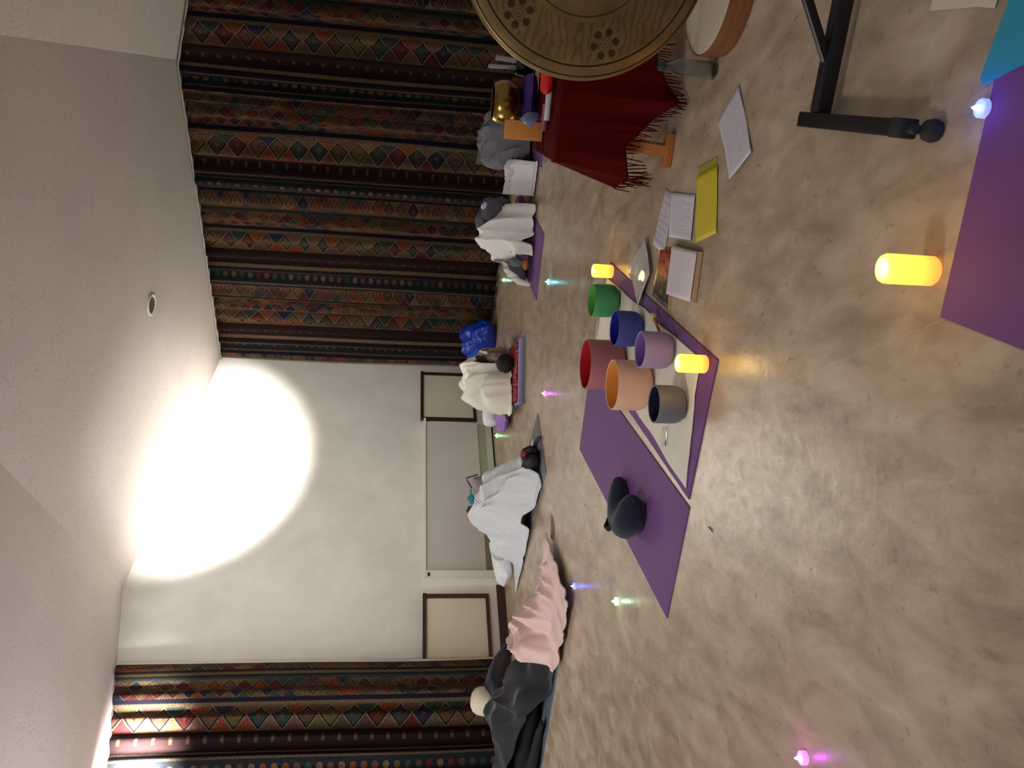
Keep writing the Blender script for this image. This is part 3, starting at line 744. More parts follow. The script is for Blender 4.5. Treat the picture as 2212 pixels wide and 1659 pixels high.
# ---- mound on the purple mat beside the long curtain
p4 = thing('person', 'person lying under the white blanket beside the long curtain, grey hood showing', 'person', (1.5, 7.3, 0))
a4 = ((R4[0]+R4[1])/2-(R4[2]+R4[3])/2).normalized(); O4 = (R4[2]+R4[3])/2
_, bc4 = lying(p4, Vector((O4.x, O4.y, .01))+Vector((.05, .1, 0)), a4, knee_z=.25, knee_s=.62, foot_s=.3, H=1.40, skip=('hd',))
bm = NBM(); blob(bm, at_depth(1075, 463, 7.28), (.16, .14, .17), 4, Matrix.Rotation(.5, 3, 'Y'), .2, 2)
blob(bm, at_depth(1048, 480, 7.30), (.12, .10, .09), 3, None, .2)
o = obj('hooded_top', bm, mat('grey_jersey', (92, 96, 108), .95, .15), p4, True, True); o['label'] = 'grey hooded top'
bm = NBM(); blob(bm, at_depth(1051, 447, 7.22), (.045, .04, .05), 3, None, .2)
obj('sock', bm, mat('pale_pink_wool', (206, 192, 204), .95), p4, True, True)
caps = bc4+[(dd(1100, 500, 7.08), dd(1118, 462, 7.05), .19, .15), (dd(1080, 515, 7.15), dd(1102, 490, 7.1), .16, .16), (dd(1130, 545, 6.98), dd(1128, 455, 6.98), .09, .10), (dd(1070, 540, 7.2), dd(1078, 556, 7.2), .09, .05)]
M_wht = mat('white_blanket', (232, 230, 224), .95, .05, 4, bump=.15, bsc=90)
tag(drape('blanket', [(1.12, 6.86), (1.57, 6.84), (1.60, 7.5), (1.12, 7.42)], caps, M_wht, 90, 90, base=.02, fold=.07, fsc=5.5, fdir=.3, slope=4.0, edge=.05, seed=17),
    'white blanket heaped on the purple mat beside the long curtain', 'blanket')
caps = [(dd(1118, 575, 7.1), dd(1132, 605, 7.0), .10, .05)]
tag(drape('shawl', [at(1147, 570), at(1152, 618), at(1120, 600), at(1125, 560)], caps, mat('off_white_cotton', (206, 202, 196)), 40, 40, base=.015, fold=.03, fsc=8, slope=2.5, seed=23),
    'small crumpled white cloth trailing off the white blanket on the purple mat', 'cloth')
bm = NBM(); c = at_depth(1116, 566, 6.98); blob(bm, c, (.045, .05, .07), 3, None, .2)
tag(obj('slipper', bm, mat('grey_orange_felt', (110, 112, 122), .9)), 'grey slipper between the white blanket and the crumpled cloth', 'slipper')
bm = NBM(); blob(bm, c+Vector((-.02, -.03, -.075)), (.05, .045, .028), 3, None, .2)
tag(obj('sock', bm, mat('orange_wool', (178, 108, 46), .9)), 'orange sock under the grey slipper', 'sock')

# ---- person behind the draped table
p5 = thing('person', 'person curled under grey knit blanket behind the red draped table', 'person', (2.25, 7.5, 0))
O5 = Vector((2.35, 8.0, 0.01))
_, bc5 = lying(p5, Vector((2.55, 7.55, .01)), Vector((-.90, -.25, 0)), knee_z=.22, knee_s=.35, foot_s=.2, H=1.05, scale=.68, skip=('hd',))
bm = NBM(); blob(bm, at_depth(1140, 345, 7.15), (.05, .06, .045), 3, None, .15); obj('hair', bm, mat('black_hair', (16, 15, 17)), p5, True, True)
caps = bc5+[(dd(1098, 335, 7.5), dd(1092, 290, 7.5), .16, .17), (dd(1095, 318, 7.6), dd(1100, 270, 7.6), .19, .16)]
M_gk = mat('grey_knit', (122, 122, 128), .95, .12, 20, bump=.4, bsc=120)
tag(drape('blanket', [(2.00, 7.15), (2.62, 7.15), (2.70, 7.72), (2.02, 7.85)], caps, M_gk, 80, 80, base=.03, fold=.05, fsc=6, fdir=1.0, slope=4.0, edge=.05, seed=31),
    'grey knit blanket mound seen over the left corner of the red draped table', 'blanket')
bm = NBM(); pillow(bm, at_depth(1074, 322, 7.95), (.44, .34, .12), .4, 1.2)
o = tag(obj('pillow', bm, mat('dull_green_cotton', (70, 88, 64), .9)), 'dull green pillow propped behind the grey knit blanket', 'pillow')
caps = [(dd(1135, 360, 7.1), dd(1128, 425, 7.15), .09, .07), (dd(1118, 365, 7.3), dd(1112, 425, 7.3), .10, .07)]
tag(drape('blanket', [at(1166, 348), at(1156, 424), at(1120, 420), at(1120, 345)], caps, mat('white_cotton', (240, 240, 244)), 70, 50, base=.02, fold=.03, fsc=5, fdir=1.3, slope=3.0, edge=.02, seed=37),
    'white folded blanket on the floor between the grey knit blanket and the white heap', 'blanket')
m5a, m5b = at(1170, 362), at(1176, 300)
yoga_mat('yoga_mat', [m5a, m5b, m5b+Vector((.35, .9, 0)), m5a+Vector((.35, 1.0, 0))], PURP, 'purple mat mostly hidden behind the red draped table', key='purple_foam')

# ---- person in black and the pink blanket
p1 = thing('person', 'person in black lying under the pink blanket on the blue grey mat', 'person', (-2.6, 5.9, 0))
ax1 = (k1-k0).normalized(); ax1 = Vector((-.90, .30, 0)).normalized()
O1 = Vector((-1.72, 5.62, .014))
_, bc1 = lying(p1, O1, ax1, knee_z=.10, knee_s=.52, foot_s=.18, H=1.66, m=mat('black_clothes', (20, 20, 24), .9, .15), armsout=.0)
M_blk = mat('black_fleece', (26, 26, 30), .95, .15, 8, bump=.3, bsc=100, sheen=.2)
caps = bc1+[(dd(1140, 1450, 5.75), dd(1122, 1560, 5.85), .13, .17), (dd(1122, 1560, 5.85), dd(1128, 1660, 5.98), .18, .17), (dd(1150, 1500, 5.65), dd(1148, 1700, 5.8), .12, .14)]
kk = lambda s, w: k0+ax1*0+d*0+(k1-k0).normalized()*s+nn*w
tag(drape('blanket', [kk(.02, .012), kk(1.45, .012), kk(1.45, .66), kk(.16, .60)], caps, M_blk, 90, 80, base=.02, fold=.05, fsc=3.5, fdir=.9, slope=2.0, edge=.008, seed=41),
    'black fleece blanket over the large mound in front of the left curtain', 'blanket')
M_pink = mat('dusty_pink_fleece', (222, 190, 184), .95, .05, 4, bump=.2, bsc=90, sheen=.3)
caps = bc1+[(dd(1172, 1440, 5.7), dd(1168, 1395, 5.7), .10, .11), (dd(1168, 1395, 5.7), dd(1190, 1300, 5.5), .11, .07), (dd(1190, 1300, 5.5), dd(1200, 1225, 5.5), .06, .02)]
tag(drape('blanket', [at(1206, 1452, .02), at(1243, 1300), at(1193, 1150), at(1132, 1400, .08)], caps, M_pink, 110, 90, base=.03, zmin=.016, fold=.075, fsc=5.5, fdir=2.6, slope=2.0, edge=.05, seed=47),
    'dusty pink blanket trailing across the floor from the person in black', 'blanket')
bm = NBM()
tip = at(1197, 1165)
for k in range(7):
    tube(bm, [tip+Vector((.0, -.02+.012*k, .012)), tip+Vector((.05, .0+.012*k, .008)), tip+Vector((.10+.01*k, -.01+.02*k, .005))], .003, 5)
tag(obj('fringe_tuft', bm, mat('dusty_rose_yarn', (160, 120, 112), .95)), 'loose rose yarn tuft at the tip of the pink blanket', 'yarn')
# ---- person in the cream hat behind
p6 = thing('person', 'person in cream knit hat and navy jacket lying behind the black blanket', 'person', (-2.9, 6.4, 0))
hc = at_depth(1050, 1515, 6.5)
up = Vector((.15, -.05, 1)).normalized(); wd = -DB
J = {}
def V3(*a): return Vector(a)
sh = hc+V3(-.10, .05, -.10)
J = {'pel': (hc+wd*.72+V3(0, 0, -.20), (.13, .10)), 'ab': (hc+wd*.52+V3(0, 0, -.19), (.12, .10)), 'ch': (hc+wd*.28+V3(0, 0, -.13), (.14, .10)), 'nk': (hc+wd*.10+V3(0, 0, -.08), .055), 'hd': (hc, .08), 'hd2': (hc+V3(0.02, 0, .06), .065), 'nose': (hc+V3(.05, -.10, -.01), .012),
     'shl': (hc+wd*.16+V3(.05, -.02, -.18), .05), 'ell': (V3(-2.425, 6.61, .25), .036), 'wrl': (V3(-2.375, 6.88, .155), .027), 'hal': (V3(-2.35, 6.98, .105), .025),
     'shr': (hc+wd*.2+V3(-.05, .17, -.12), .06), 'elr': (hc+wd*.45+V3(-.05, .22, -.22), .045), 'wrr': (hc+wd*.7+V3(-.02, .2, -.22), .03), 'har': (hc+wd*.78+V3(-.02, .2, -.22), .03),
     'hil': (hc+wd*.78+V3(.07, -.05, -.22), .08), 'knl': (hc+wd*1.2+V3(.08, -.06, -.25), .058), 'anl': (hc+wd*1.6+V3(.08, -.06, -.29), .038), 'tol': (hc+wd*1.68+V3(.08, -.06, -.22), .03),
     'hir': (hc+wd*.78+V3(-.07, .05, -.22), .08), 'knr': (hc+wd*1.2+V3(-.08, .06, -.25), .058), 'anr': (hc+wd*1.6+V3(-.08, .06, -.29), .038), 'tor': (hc+wd*1.68+V3(-.08, .06, -.22), .03)}
for s in 'lr':
    b0, b1 = J['wr'+s][0], J['ha'+s][0]; dv = (b1-b0).normalized(); sv = dv.cross(Vector((0, 0, 1))).normalized()
    for k in range(4): J['f%d%s' % (k, s)] = (b1+dv*.08+sv*(-.024+.016*k)+V3(0, 0, -.02), .009)
    J['th'+s] = (b0+dv*.06+sv*.045, .010)
body('body', J, BE, 'pel', M_skin, p6)
bm = NBM()
Mh = Matrix.Translation(hc+V3(0, 0, .0)) @ Matrix.Rotation(.12, 4, 'Y')
lathe(bm, [(.098, -.045), (.112, -.03), (.116, 0), (.115, .03), (.108, .07), (.09, .10), (.055, .122), (0, .13)], 36, Mh)
HAT = obj('knit_hat', bm, mat('cream_knit', (212, 200, 176), .95, .08, 14, bump=.4, bsc=90), p6, True, True)
bm = NBM(); lathe(bm, [(.098, -.07), (.122, -.062), (.124, -.03), (.112, -.022)], 36, Mh); obj('hat_band', bm, mat('taupe_knit', (120, 104, 92), .95), HAT, True, True)
M_navy = mat('navy_padded_nylon', (14, 22, 40), .5, .3, 6, bump=.3, bsc=12)
bm = NBM()
pts = [hc+wd*.16+V3(.05, -.02, -.18), V3(-2.46, 6.50, .29), V3(-2.42, 6.62, .25), V3(-2.39, 6.8, .19), V3(-2.36, 6.98, .11), V3(-2.345, 7.06, .085)]
tube(bm, pts, [.09, .075, .07, .065, .055, .045], 16)
blob(bm, hc+wd*.16+V3(0, 0, -.21), (.16, .20, .12), 4, None, .12, 3)
tube(bm, [hc+wd*.1+V3(0, 0, -.15), hc+wd*.35+V3(0, 0, -.19), hc+wd*.6+V3(0, 0, -.23)], [.13, .15, .13], 16)
obj('navy_jacket', bm, M_navy, p6, True, True)
bm = NBM(); pillow(bm, at_depth(1100, 1562, 6.45), (.5, .3, .20), math.atan2(DB.y, DB.x), 0)
tag(obj('pillow', bm, mat('slate_cotton', (78, 84, 96), .95)), 'slate grey pillow beside the cream knit hat', 'pillow')

# ------------------------------------------------------------------ white blanket on the centre mat
caps = []
tag(drape('blanket', [at(1316, 601), at(1516, 773), at(1487, 1054), at(1289, 752)], [], mat('ivory_blanket', (228, 224, 210), .95, .04, 5, bump=.15, bsc=60), 110, 110, base=.0115, fold=.006, fsc=5, th=.005, seed=55, zmin=.011, flat=.003, edge=.012),
    'ivory blanket spread on the purple mat under the six coloured bowls', 'blanket')
bm = NBM()
fa, fb = at(1297, 690), at(1290, 745)
for k in range(26):
    p = fa+(fb-fa)*k/25; q = p+Vector((-.03+random.uniform(-.01, .01), .035+random.uniform(-.01, .01), 0))
    tube(bm, [Vector((p.x, p.y, .012)), Vector((q.x, q.y, .010))], .0025, 5)
o = obj('fringe', bm, mat('ivory_yarn', (210, 204, 190), .95)); 
bl = [x for x in COL.objects if x.get('label', '').startswith('ivory blanket')][0]; o.parent = bl
# a small round cushion-like fold of purple at the blanket edge is left to the mat; the twig on the floor
bm = NBM(); w0 = at(1532, 1138); w1 = at(1541, 1149); tube(bm, [w0+Vector((0, 0, .003)), (w0+w1)/2+Vector((.002, 0, .004)), w1+Vector((0, 0, .003))], .002, 6)
tag(obj('twig', bm, mat('dry_twig', (86, 66, 52), .9)), 'tiny dark twig on the bare floor near the purple mat corner', 'twig')

# ------------------------------------------------------------------ singing bowls
def bowl(X, Y, dia, hgt, outer, inner, label, key):
    p = at(X, Y, .017); r = dia/2; v = Vector((p.x, p.y, 0)).normalized()
    c = Vector((p.x, p.y, 0))+v*r*0.80
    t = thing('singing_bowl', label, 'bowl', (c.x, c.y, .018), 0, 'coloured singing bowls on the ivory blanket')
    n = NT('frosted_crystal_'+key); co = n.coord()
    n.L(n.ramp(n.noise(co, 4), [(0.3, tuple(x*.95 for x in srgb(*outer)[:3])+(1,)), (0.7, srgb(*outer))]), n.b.inputs['Base Color'])
    n.b.inputs['Roughness'].default_value = .55; n.b.inputs['Subsurface Weight'].default_value = 0.0
    mi = mat('inner_glaze_'+key, inner, .6, .05)
    w = .006; P = [(0, 0), (r*.55, 0), (r*.76, .004+.0*r), (r*.90, r*.16), (r*.975, r*.34), (r, r*.55), (r, hgt-.003), (r-.002, hgt), (r-w+.001, hgt), (r-w, hgt-.003)]
    bm = NBM(); lathe(bm, P, 64); obj('shell', bm, n.m, t)
    Q = [(r-w, hgt-.003), (r-w, r*.55), (r*.95-w, r*.34), (r*.85-w, r*.18), (r*.6, .010), (0, .009)]
    bm = NBM(); lathe(bm, Q, 64); obj('inner_surface', bm, mi, t)
bowl(1486, 875, .153, .118, (112, 113, 122), (14, 14, 52), 'grey singing bowl with dark blue inside beside the clear glass wand', 'grey')
bowl(1459, 758, .156, .132, (164, 142, 182), (138, 96, 172), 'lilac singing bowl next to the lit candle', 'lilac')
bowl(1392, 712, .170, .125, (62, 72, 148), (4, 8, 150), 'blue singing bowl between the green and lilac bowls', 'blue')
bowl(1340, 651, .176, .135, (70, 156, 96), (96, 170, 60), 'green singing bowl at the far end of the ivory blanket', 'green')
bowl(1414, 834, .230, .170, (232, 184, 158), (226, 150, 66), 'large peach singing bowl with orange inside', 'orange')
bowl(1355, 790, .255, .190, (176, 104, 112), (180, 4, 10), 'large rose singing bowl with deep red inside, behind the peach one', 'red')

# candles
def candle(X, Y, r, h, label, e, z0=0.0):
    p = at(X, Y, z0); v = Vector((p.x, p.y, 0)).normalized(); c = Vector((p.x, p.y, 0))+v*r*.8
    t = thing('flameless_candle', label, 'candle', (c.x, c.y, z0), 0, 'glowing flameless candles')
    m = glow('glowing_wax', (255, 208, 40), e, (255, 160, 60), h)
    bm = NBM(); lathe(bm, [(0, 0), (r-.004, 0), (r, .005), (r, h-.010), (r-.003, h-.003), (r-.009, h), (r-.016, h-.004), (r-.022, h-.012), (0, h-.016)], 48); obj('wax_body', bm, m, t)
    bm = NBM(); lathe(bm, [(.004, h-.016), (.006, h-.008), (.003, h+.0), (0, h+.004)], 12); obj('led_flame', bm, emit('led_flame', (255, 244, 190), 9), t)
    l = bpy.data.lights.new('candle_glow', 'POINT'); l.energy = .28; l.color = (1, .6, .22); l.shadow_soft_size = .03
    lo = bpy.data.objects.new('candle_glow', l); COL.objects.link(lo); lo.parent = t; lo.location = (0, 0, h+.03)
candle(2033, 587, .0325, .122, 'glowing candle standing alone beside the nearest purple mat', 2.0)
candle(1531, 787, .034, .112, 'glowing candle on the mat corner beside the lilac bowl', 2.3, .017)
candle(1326, 587, .036, .112, 'glowing candle at the far corner of the ivory blanket beside the green bowl', 2.3, .006)
# tealights
def tealight(X, Y, c, label, e=6.0, z0=0.0, r=.019):
    p = at(X, Y, z0); key = '_%d_%d_%d' % c
    t = thing('led_tealight', label, 'tealight', (p.x, p.y, z0), 0, 'small coloured tealights scattered on the floor')
    n = NT('tealight_shell'+key); n.b.inputs['Base Color'].default_value = tuple(.5+.5*x for x in srgb(*c)[:3])+(1,); n.b.inputs['Emission Color'].default_value = srgb(*[int(110+x*.57) for x in c]); n.b.inputs['Emission Strength'].default_value = .55
    bm = NBM(); lathe(bm, [(0, 0), (r-.001, 0), (r, .002), (r, .015), (r-.002, .017), (0, .016)], 28); obj('cup', bm, n.m, t)
    bm = NBM(); lathe(bm, [(.005, .0162), (.0065, .021), (.004, .029), (0, .036)], 14); obj('led_flame', bm, emit('tealight_flame'+key, c, e*3), t)
    l = bpy.data.lights.new('tealight_glow', 'POINT'); l.energy = .05; l.color = srgb(*c)[:3]; l.shadow_soft_size = .01
    lo = bpy.data.objects.new('tealight_glow', l); COL.objects.link(lo); lo.parent = t; lo.location = (0, 0, .05)
tealight(2132, 235, (60, 90, 255), 'blue tealight touching the edge of the nearest purple mat', 6)
tealight(1741, 1637, (230, 70, 255), 'magenta tealight alone on bare floor at the frame edge', 6)
tealight(1244, 1266, (40, 80, 255), 'blue tealight beside the pink blanket', 6, r=.02)
tealight(1335, 1299, (190, 255, 200), 'pale green tealight nearest the end of the cushion mat', 6, r=.021)
tealight(1179, 850, (220, 90, 255), 'violet tealight in front of the lavender mat', 6, r=.02)
tealight(1075, 941, (120, 255, 150), 'green tealight near the foot of the heater', 8, r=.024)
tealight(1090, 605, (150, 255, 210), 'mint tealight close to the hem of the long curtain', 8, r=.022)
tealight(1187, 609, (90, 230, 255), 'cyan tealight on the floor by the purple mat of the white heap', 8, r=.022)
tealight(1128, 1359, (255, 80, 80), 'red tealight behind the pink blanket', 6, r=.02)

# striker and glass rod
m0 = at(1413, 684, .03); m1 = at(1430, 722, .02)
t = thing('mallet', 'bowl striker with white ball head beside the lilac bowl', 'mallet', (m0.x, m0.y, .017))
bm = NBM(); blob(bm, (m0.x, m0.y, .036), (.0185,)*3, 4); obj('ball_head', bm, mat('ivory_rubber', (206, 190, 150), .6), t, True, True)
bm = NBM(); tube(bm, [(m0.x, m0.y, .034), (m1.x, m1.y, .027)], .007, 12); obj('stick', bm, mat('light_wood', (166, 108, 62), .5, .2, 20), t, True, True)
g0_ = at(1436, 922, .028); g1_ = at(1434, 964, .028)
bm = NBM(); tube(bm, [g0_, g0_+(g1_-g0_)*.05, g0_+(g1_-g0_)*.95, g1_], [.006, .0085, .0085, .006], 20)
tag(obj('quartz_wand', bm, glass('clear_quartz', (240, 244, 246), .08)), 'clear glass wand beside the grey singing bowl', 'wand')

# crescent cushion
t = thing('crescent_cushion', 'navy crescent meditation cushion on the purple mat', 'cushion', at(1375, 1110))
bm = NBM()
cl = [Vector((-.505, 3.93, 0)), Vector((-.60, 3.86, 0)), Vector((-.70, 3.76, 0)), Vector((-.735, 3.63, 0)), Vector((-.69, 3.53, 0)), Vector((-.60, 3.50, 0)), Vector((-.53, 3.52, 0))]
cl[-1] = Vector((-.575, 3.53, 0)); cl[-2] = Vector((-.62, 3.51, 0))
cl = [Vector((-.56, 3.70, 0))+(v-Vector((-.63, 3.70, 0)))*.78 for v in cl]
rr = [.030, .052, .064, .070, .074, .066, .042]
P = []
for i in range(len(cl)-1):
    for k in range(5):
        s = k/5; p_ = [cl[max(i-1, 0)], cl[i], cl[i+1], cl[min(i+2, len(cl)-1)]]
        v = .5*((2*p_[1])+(p_[2]-p_[0])*s+(2*p_[0]-5*p_[1]+4*p_[2]-p_[3])*s*s+(3*p_[1]-p_[0]-3*p_[2]+p_[3])*s**3)
        P.append((v, rr[i]*(1-s)+rr[i+1]*s))
P.append((cl[-1], rr[-1]))
pts = [v+Vector((0, 0, .006+r*.85)) for v, r in P]; rad = [r for v, r in P]
pts = [pts[0]+(pts[0]-pts[1])*1.2] + pts + [pts[-1]+(pts[-1]-pts[-2])*1.6]; rad = [.008]+rad+[.010]
tube(bm, pts, rad, 26)
for v in bm.verts: v.co.z = max(.0065, v.co.z*1.0)
o = obj('stuffed_body', bm, mat('navy_cotton', (16, 26, 52), .9, .15, 10, bump=.2, bsc=150, sheen=.2), t, True, True)
s = o.modifiers.new('sub', 'SUBSURF'); s.levels = 1; s.render_levels = 1
bm = NBM(); hcp = Vector((-.64, 3.70, .085)); tube(bm, [hcp+Vector((.02, .06, .02)), hcp+Vector((-.03, .03, .05)), hcp+Vector((-.035, -.02, .05)), hcp+Vector((.01, -.05, .03))], .011, 8)
obj('carry_strap', bm, mat('black_webbing', (12, 12, 16), .8), t, True, True)

# ------------------------------------------------------------------ papers and books
def sheet(name, quad, m, label, cat='paper', z0=0.002, curl=0.004, seed=0, parent=None, th=.0006, n=12, lift=None):
    q = [Vector(p) for p in quad]; bm = NBM(); uvl = bm.loops.layers.uv.new('page'); V = []
    for i in range(n+1):
        row = []
        for j in range(n+1):
            u, v = i/n, j/n; p = (q[0]*(1-u)+q[1]*u)*(1-v)+(q[3]*(1-u)+q[2]*u)*v
            z = z0+curl*(.5+.5*noise.noise(Vector((p.x*7, p.y*7, seed))))*(abs(u-.5)*2)
            if lift: z += lift(u, v)
            row.append(bm.verts.new((p.x, p.y, z)))
        V.append(row)
    for i in range(n):
        for j in range(n):
            f = bm.faces.new((V[i][j], V[i+1][j], V[i+1][j+1], V[i][j+1]))
            for lp, (a, b) in zip(f.loops, ((i, j), (i+1, j), (i+1, j+1), (i, j+1))): lp[uvl].uv = (a/n, b/n)
    o = obj(name, bm, m, parent, True, parent is not None)
    s = o.modifiers.new('thickness', 'SOLIDIFY'); s.thickness = th; s.offset = 1
    if label: tag(o, label, cat, 'printed sheets spread on the floor')
    return o
Mp1 = paper_mat('printed_paper', (200, 198, 206), lines=26)
sheet('paper_sheet', [at(1598, 183), at(1628, 330), at(1578, 388), at(1556, 262)], Mp1, 'creased white printed sheet closest to the black stand', curl=.012, seed=1)
My = paper_mat('yellow_paper', (206, 190, 44), (120, 110, 30), 22, strength=.25)
sheet('paper_sheet', [at(1552, 337), at(1548, 360), at(1512, 385), at(1508, 362)], mat('olive_yellow_paper', (150, 146, 44), .6, .04), 'strip of darker yellow paper under the yellow sheet', z0=.002, curl=.001)
sheet('paper_sheet', [at(1552, 357), at(1550, 504), at(1503, 527), at(1508, 380)], My, 'bright yellow printed sheet', z0=.004, curl=.004, seed=2)
Mw = paper_mat('white_page', (206, 205, 216), (120, 120, 140), 24, strength=.4)
sheet('paper_sheet', [at(1453, 416), at(1505, 421), at(1495, 520), at(1447, 512)], Mw, 'white typed sheet touching the yellow sheet', z0=.0052, curl=.003, seed=3)
Mc = paper_mat('colour_listed_page', (196, 188, 200), (150, 80, 90), 9, x0=.06, strength=.4, tint=[(180, 70, 60), (190, 150, 50), (120, 110, 120), (80, 140, 90), (60, 130, 170), (110, 100, 120)])
sheet('paper_sheet', [at(1439, 407), at(1457, 421), at(1437, 552), at(1411, 527)], Mc, 'sheet with lines in several colours half under the typed sheet', z0=.003, curl=.002, seed=4)
n = NT('clear_sleeve'); n.b.inputs['Base Color'].default_value = srgb(186, 186, 190); n.b.inputs['Roughness'].default_value = .12; n.b.inputs['Coat Weight'].default_value = 1.0
Msl = paper_mat('sleeved_page', (192, 190, 194), (120, 120, 126), 26, strength=.4); Msl.node_tree.nodes['Principled BSDF'].inputs['Coat Weight'].default_value = .8; Msl.node_tree.nodes['Principled BSDF'].inputs['Coat Roughness'].default_value = .06
sheet('paper_sheet', [at(1402, 512), at(1414, 592), at(1388, 662), at(1366, 585), ], Msl, 'printed sheet in a shiny clear sleeve overlapping the purple mat', z0=.0185, curl=.012, seed=5)
# open book
bq = [at(1463, 530), at(1519, 545), at(1504, 652), at(1450, 635)]
t = thing('open_book', 'thick book lying open with a white page and brown back cover', 'book', sum(bq, Vector())/4)
sheet('page', bq, paper_mat('book_page', (214, 206, 214), (150, 140, 150), 30, strength=.3), None, z0=.020, curl=.0, parent=t, lift=lambda u, v: .012*math.sin(u*PI*.9), th=.004)
ex = [bq[0], bq[1]+Vector((.001, -.001, 0)), bq[2]+Vector((0, -.002, 0)), bq[3]]
bm = NBM(); slab(bm, ex, .018, .002); obj('page_block', bm, mat('page_edges', (184, 160, 132), .8, .1, 60), t, False, True)
bm = NBM(); slab(bm, [(p-sum(bq, Vector())/4)*1.04+sum(bq, Vector())/4 for p in ex], .002, .0); obj('cover', bm, mat('brown_cover', (130, 96, 64), .6), t, False, True)
# magazine next to it
def mag_mat():
    n = NT('glossy_red_black_cover'); uv = n.n('ShaderNodeUVMap'); uv.uv_map = 'page'
    a = n.noise(n.mapping(uv.outputs[0], (5, 9, 1)), 1.4, 3); sx = n.n('ShaderNodeSeparateXYZ'); n.L(uv.outputs[0], sx.inputs[0])
    c1 = n.ramp(a, [(.35, srgb(60, 18, 20)), (.5, srgb(176, 60, 46)), (.62, srgb(200, 120, 90))]); c2 = n.ramp(a, [(.4, srgb(26, 24, 24)), (.55, srgb(60, 50, 48)), (.66, srgb(150, 140, 140))])
    n.L(n.mix(n.M('GREATER_THAN', sx.outputs[0], .48), c1, c2), n.b.inputs['Base Color']); n.b.inputs['Roughness'].default_value = .3; return n.m
mq = [at(1462, 543), at(1452, 668), at(1418, 638), at(1437, 540)]
t = thing('hardback_book', 'closed book with red and black glossy cover beside the open book', 'book', sum(mq, Vector())/4)
bm = NBM(); slab(bm, mq, .020, .001); obj('page_block', bm, mat('page_edges', (184, 160, 132)), t, False, True)
sheet('cover', mq, mag_mat(), None, z0=.0215, curl=0, parent=t, th=.0015)
bm = NBM(); q = [(p-sum(mq, Vector())/4)*1.02+sum(mq, Vector())/4 for p in mq]; slab(bm, q, .001, 0); obj('back_cover', bm, mat('white_board', (206, 200, 200), .7), t, False, True)
# paper stack, top right
sq = [at(2012, -40), at(2014, 12), at(2030, 33), at(2165, 22), at(2175, -60)]
for k in range(3):
    o_ = Vector((.012*k-.012, -.006*k, 0)); bm = NBM()
    s0 = at(2010+6*k, 24-10*k); e0 = at(2168-3*k, 10+5*k); dv = (e0-s0).normalized(); nv = Vector((-dv.y, dv.x, 0)); nv = nv if nv.x > 0 else -nv
    slab(bm, [s0, s0+dv*.210, s0+dv*.210+nv*.297, s0+nv*.297], .0012, .001+.0014*k)
    lab = ['white paper lowest of the three sheets beside the turquoise mat', 'middle one of the three white sheets beside the turquoise mat', 'topmost of the three white sheets beside the turquoise mat'][k]
    tag(obj('paper_sheet', bm, mat('cream_paper', (212, 200, 182), .7, .04), None, False), lab, 'paper', 'white sheets beside the turquoise mat')

# ------------------------------------------------------------------ red draped table
TN = Vector((.985, 3.40, 0)); TD = Vector((.36, .93, 0)).normalized(); TW = Vector((.93, -.36, 0)).normalized(); TH = .50; TL, TDp = .78, .62
def tp(a, b, z): return TN+TW*a+TD*b+Vector((0, 0, z))
t = thing('low_table', 'low wooden table hidden under the red fringed shawl', 'table', tp(TL/2, TDp/2, 0))
M_wood = mat('orange_wood', (176, 108, 50), .45, .2, 14, stretch=(1, 1, 5))
bm = NBM(); hexa(bm, [tp(.02, .02, TH-.03), tp(TL, .02, TH-.03), tp(TL, TDp, TH-.03), tp(.02, TDp, TH-.03), tp(.02, .02, TH), tp(TL, .02, TH), tp(TL, TDp, TH), tp(.02, TDp, TH)]); obj('table_top', bm, M_wood, t, False, True)
for a in (.10, TL-.08):
    for b in (.07, TDp-.07):
        bm = NBM(); k = .0 ; fx = (-.03 if a < .3 else .03); fy = (-.10 if b < .3 else .05)
        bar(bm, tp(a, b, TH-.03), tp(a+fx, b+fy, .022), .05, .035); 
        bar(bm, tp(a+fx-.07, b+fy, .020), tp(a+fx+.07, b+fy, .020), .045, .036); obj('leg', bm, M_wood, t, True, True)
# shawl: front and left side sheet, hanging with two low corners
M_red = mat('dark_red_wool', (76, 8, 6), .95, .10, 6, bump=.25, bsc=120, spec=.08)
sh = thing('shawl', 'dark red fringed shawl draped over the low table', 'shawl', tp(TL/2, TDp/2, TH))
bm = NBM(); fr = []
cols = []
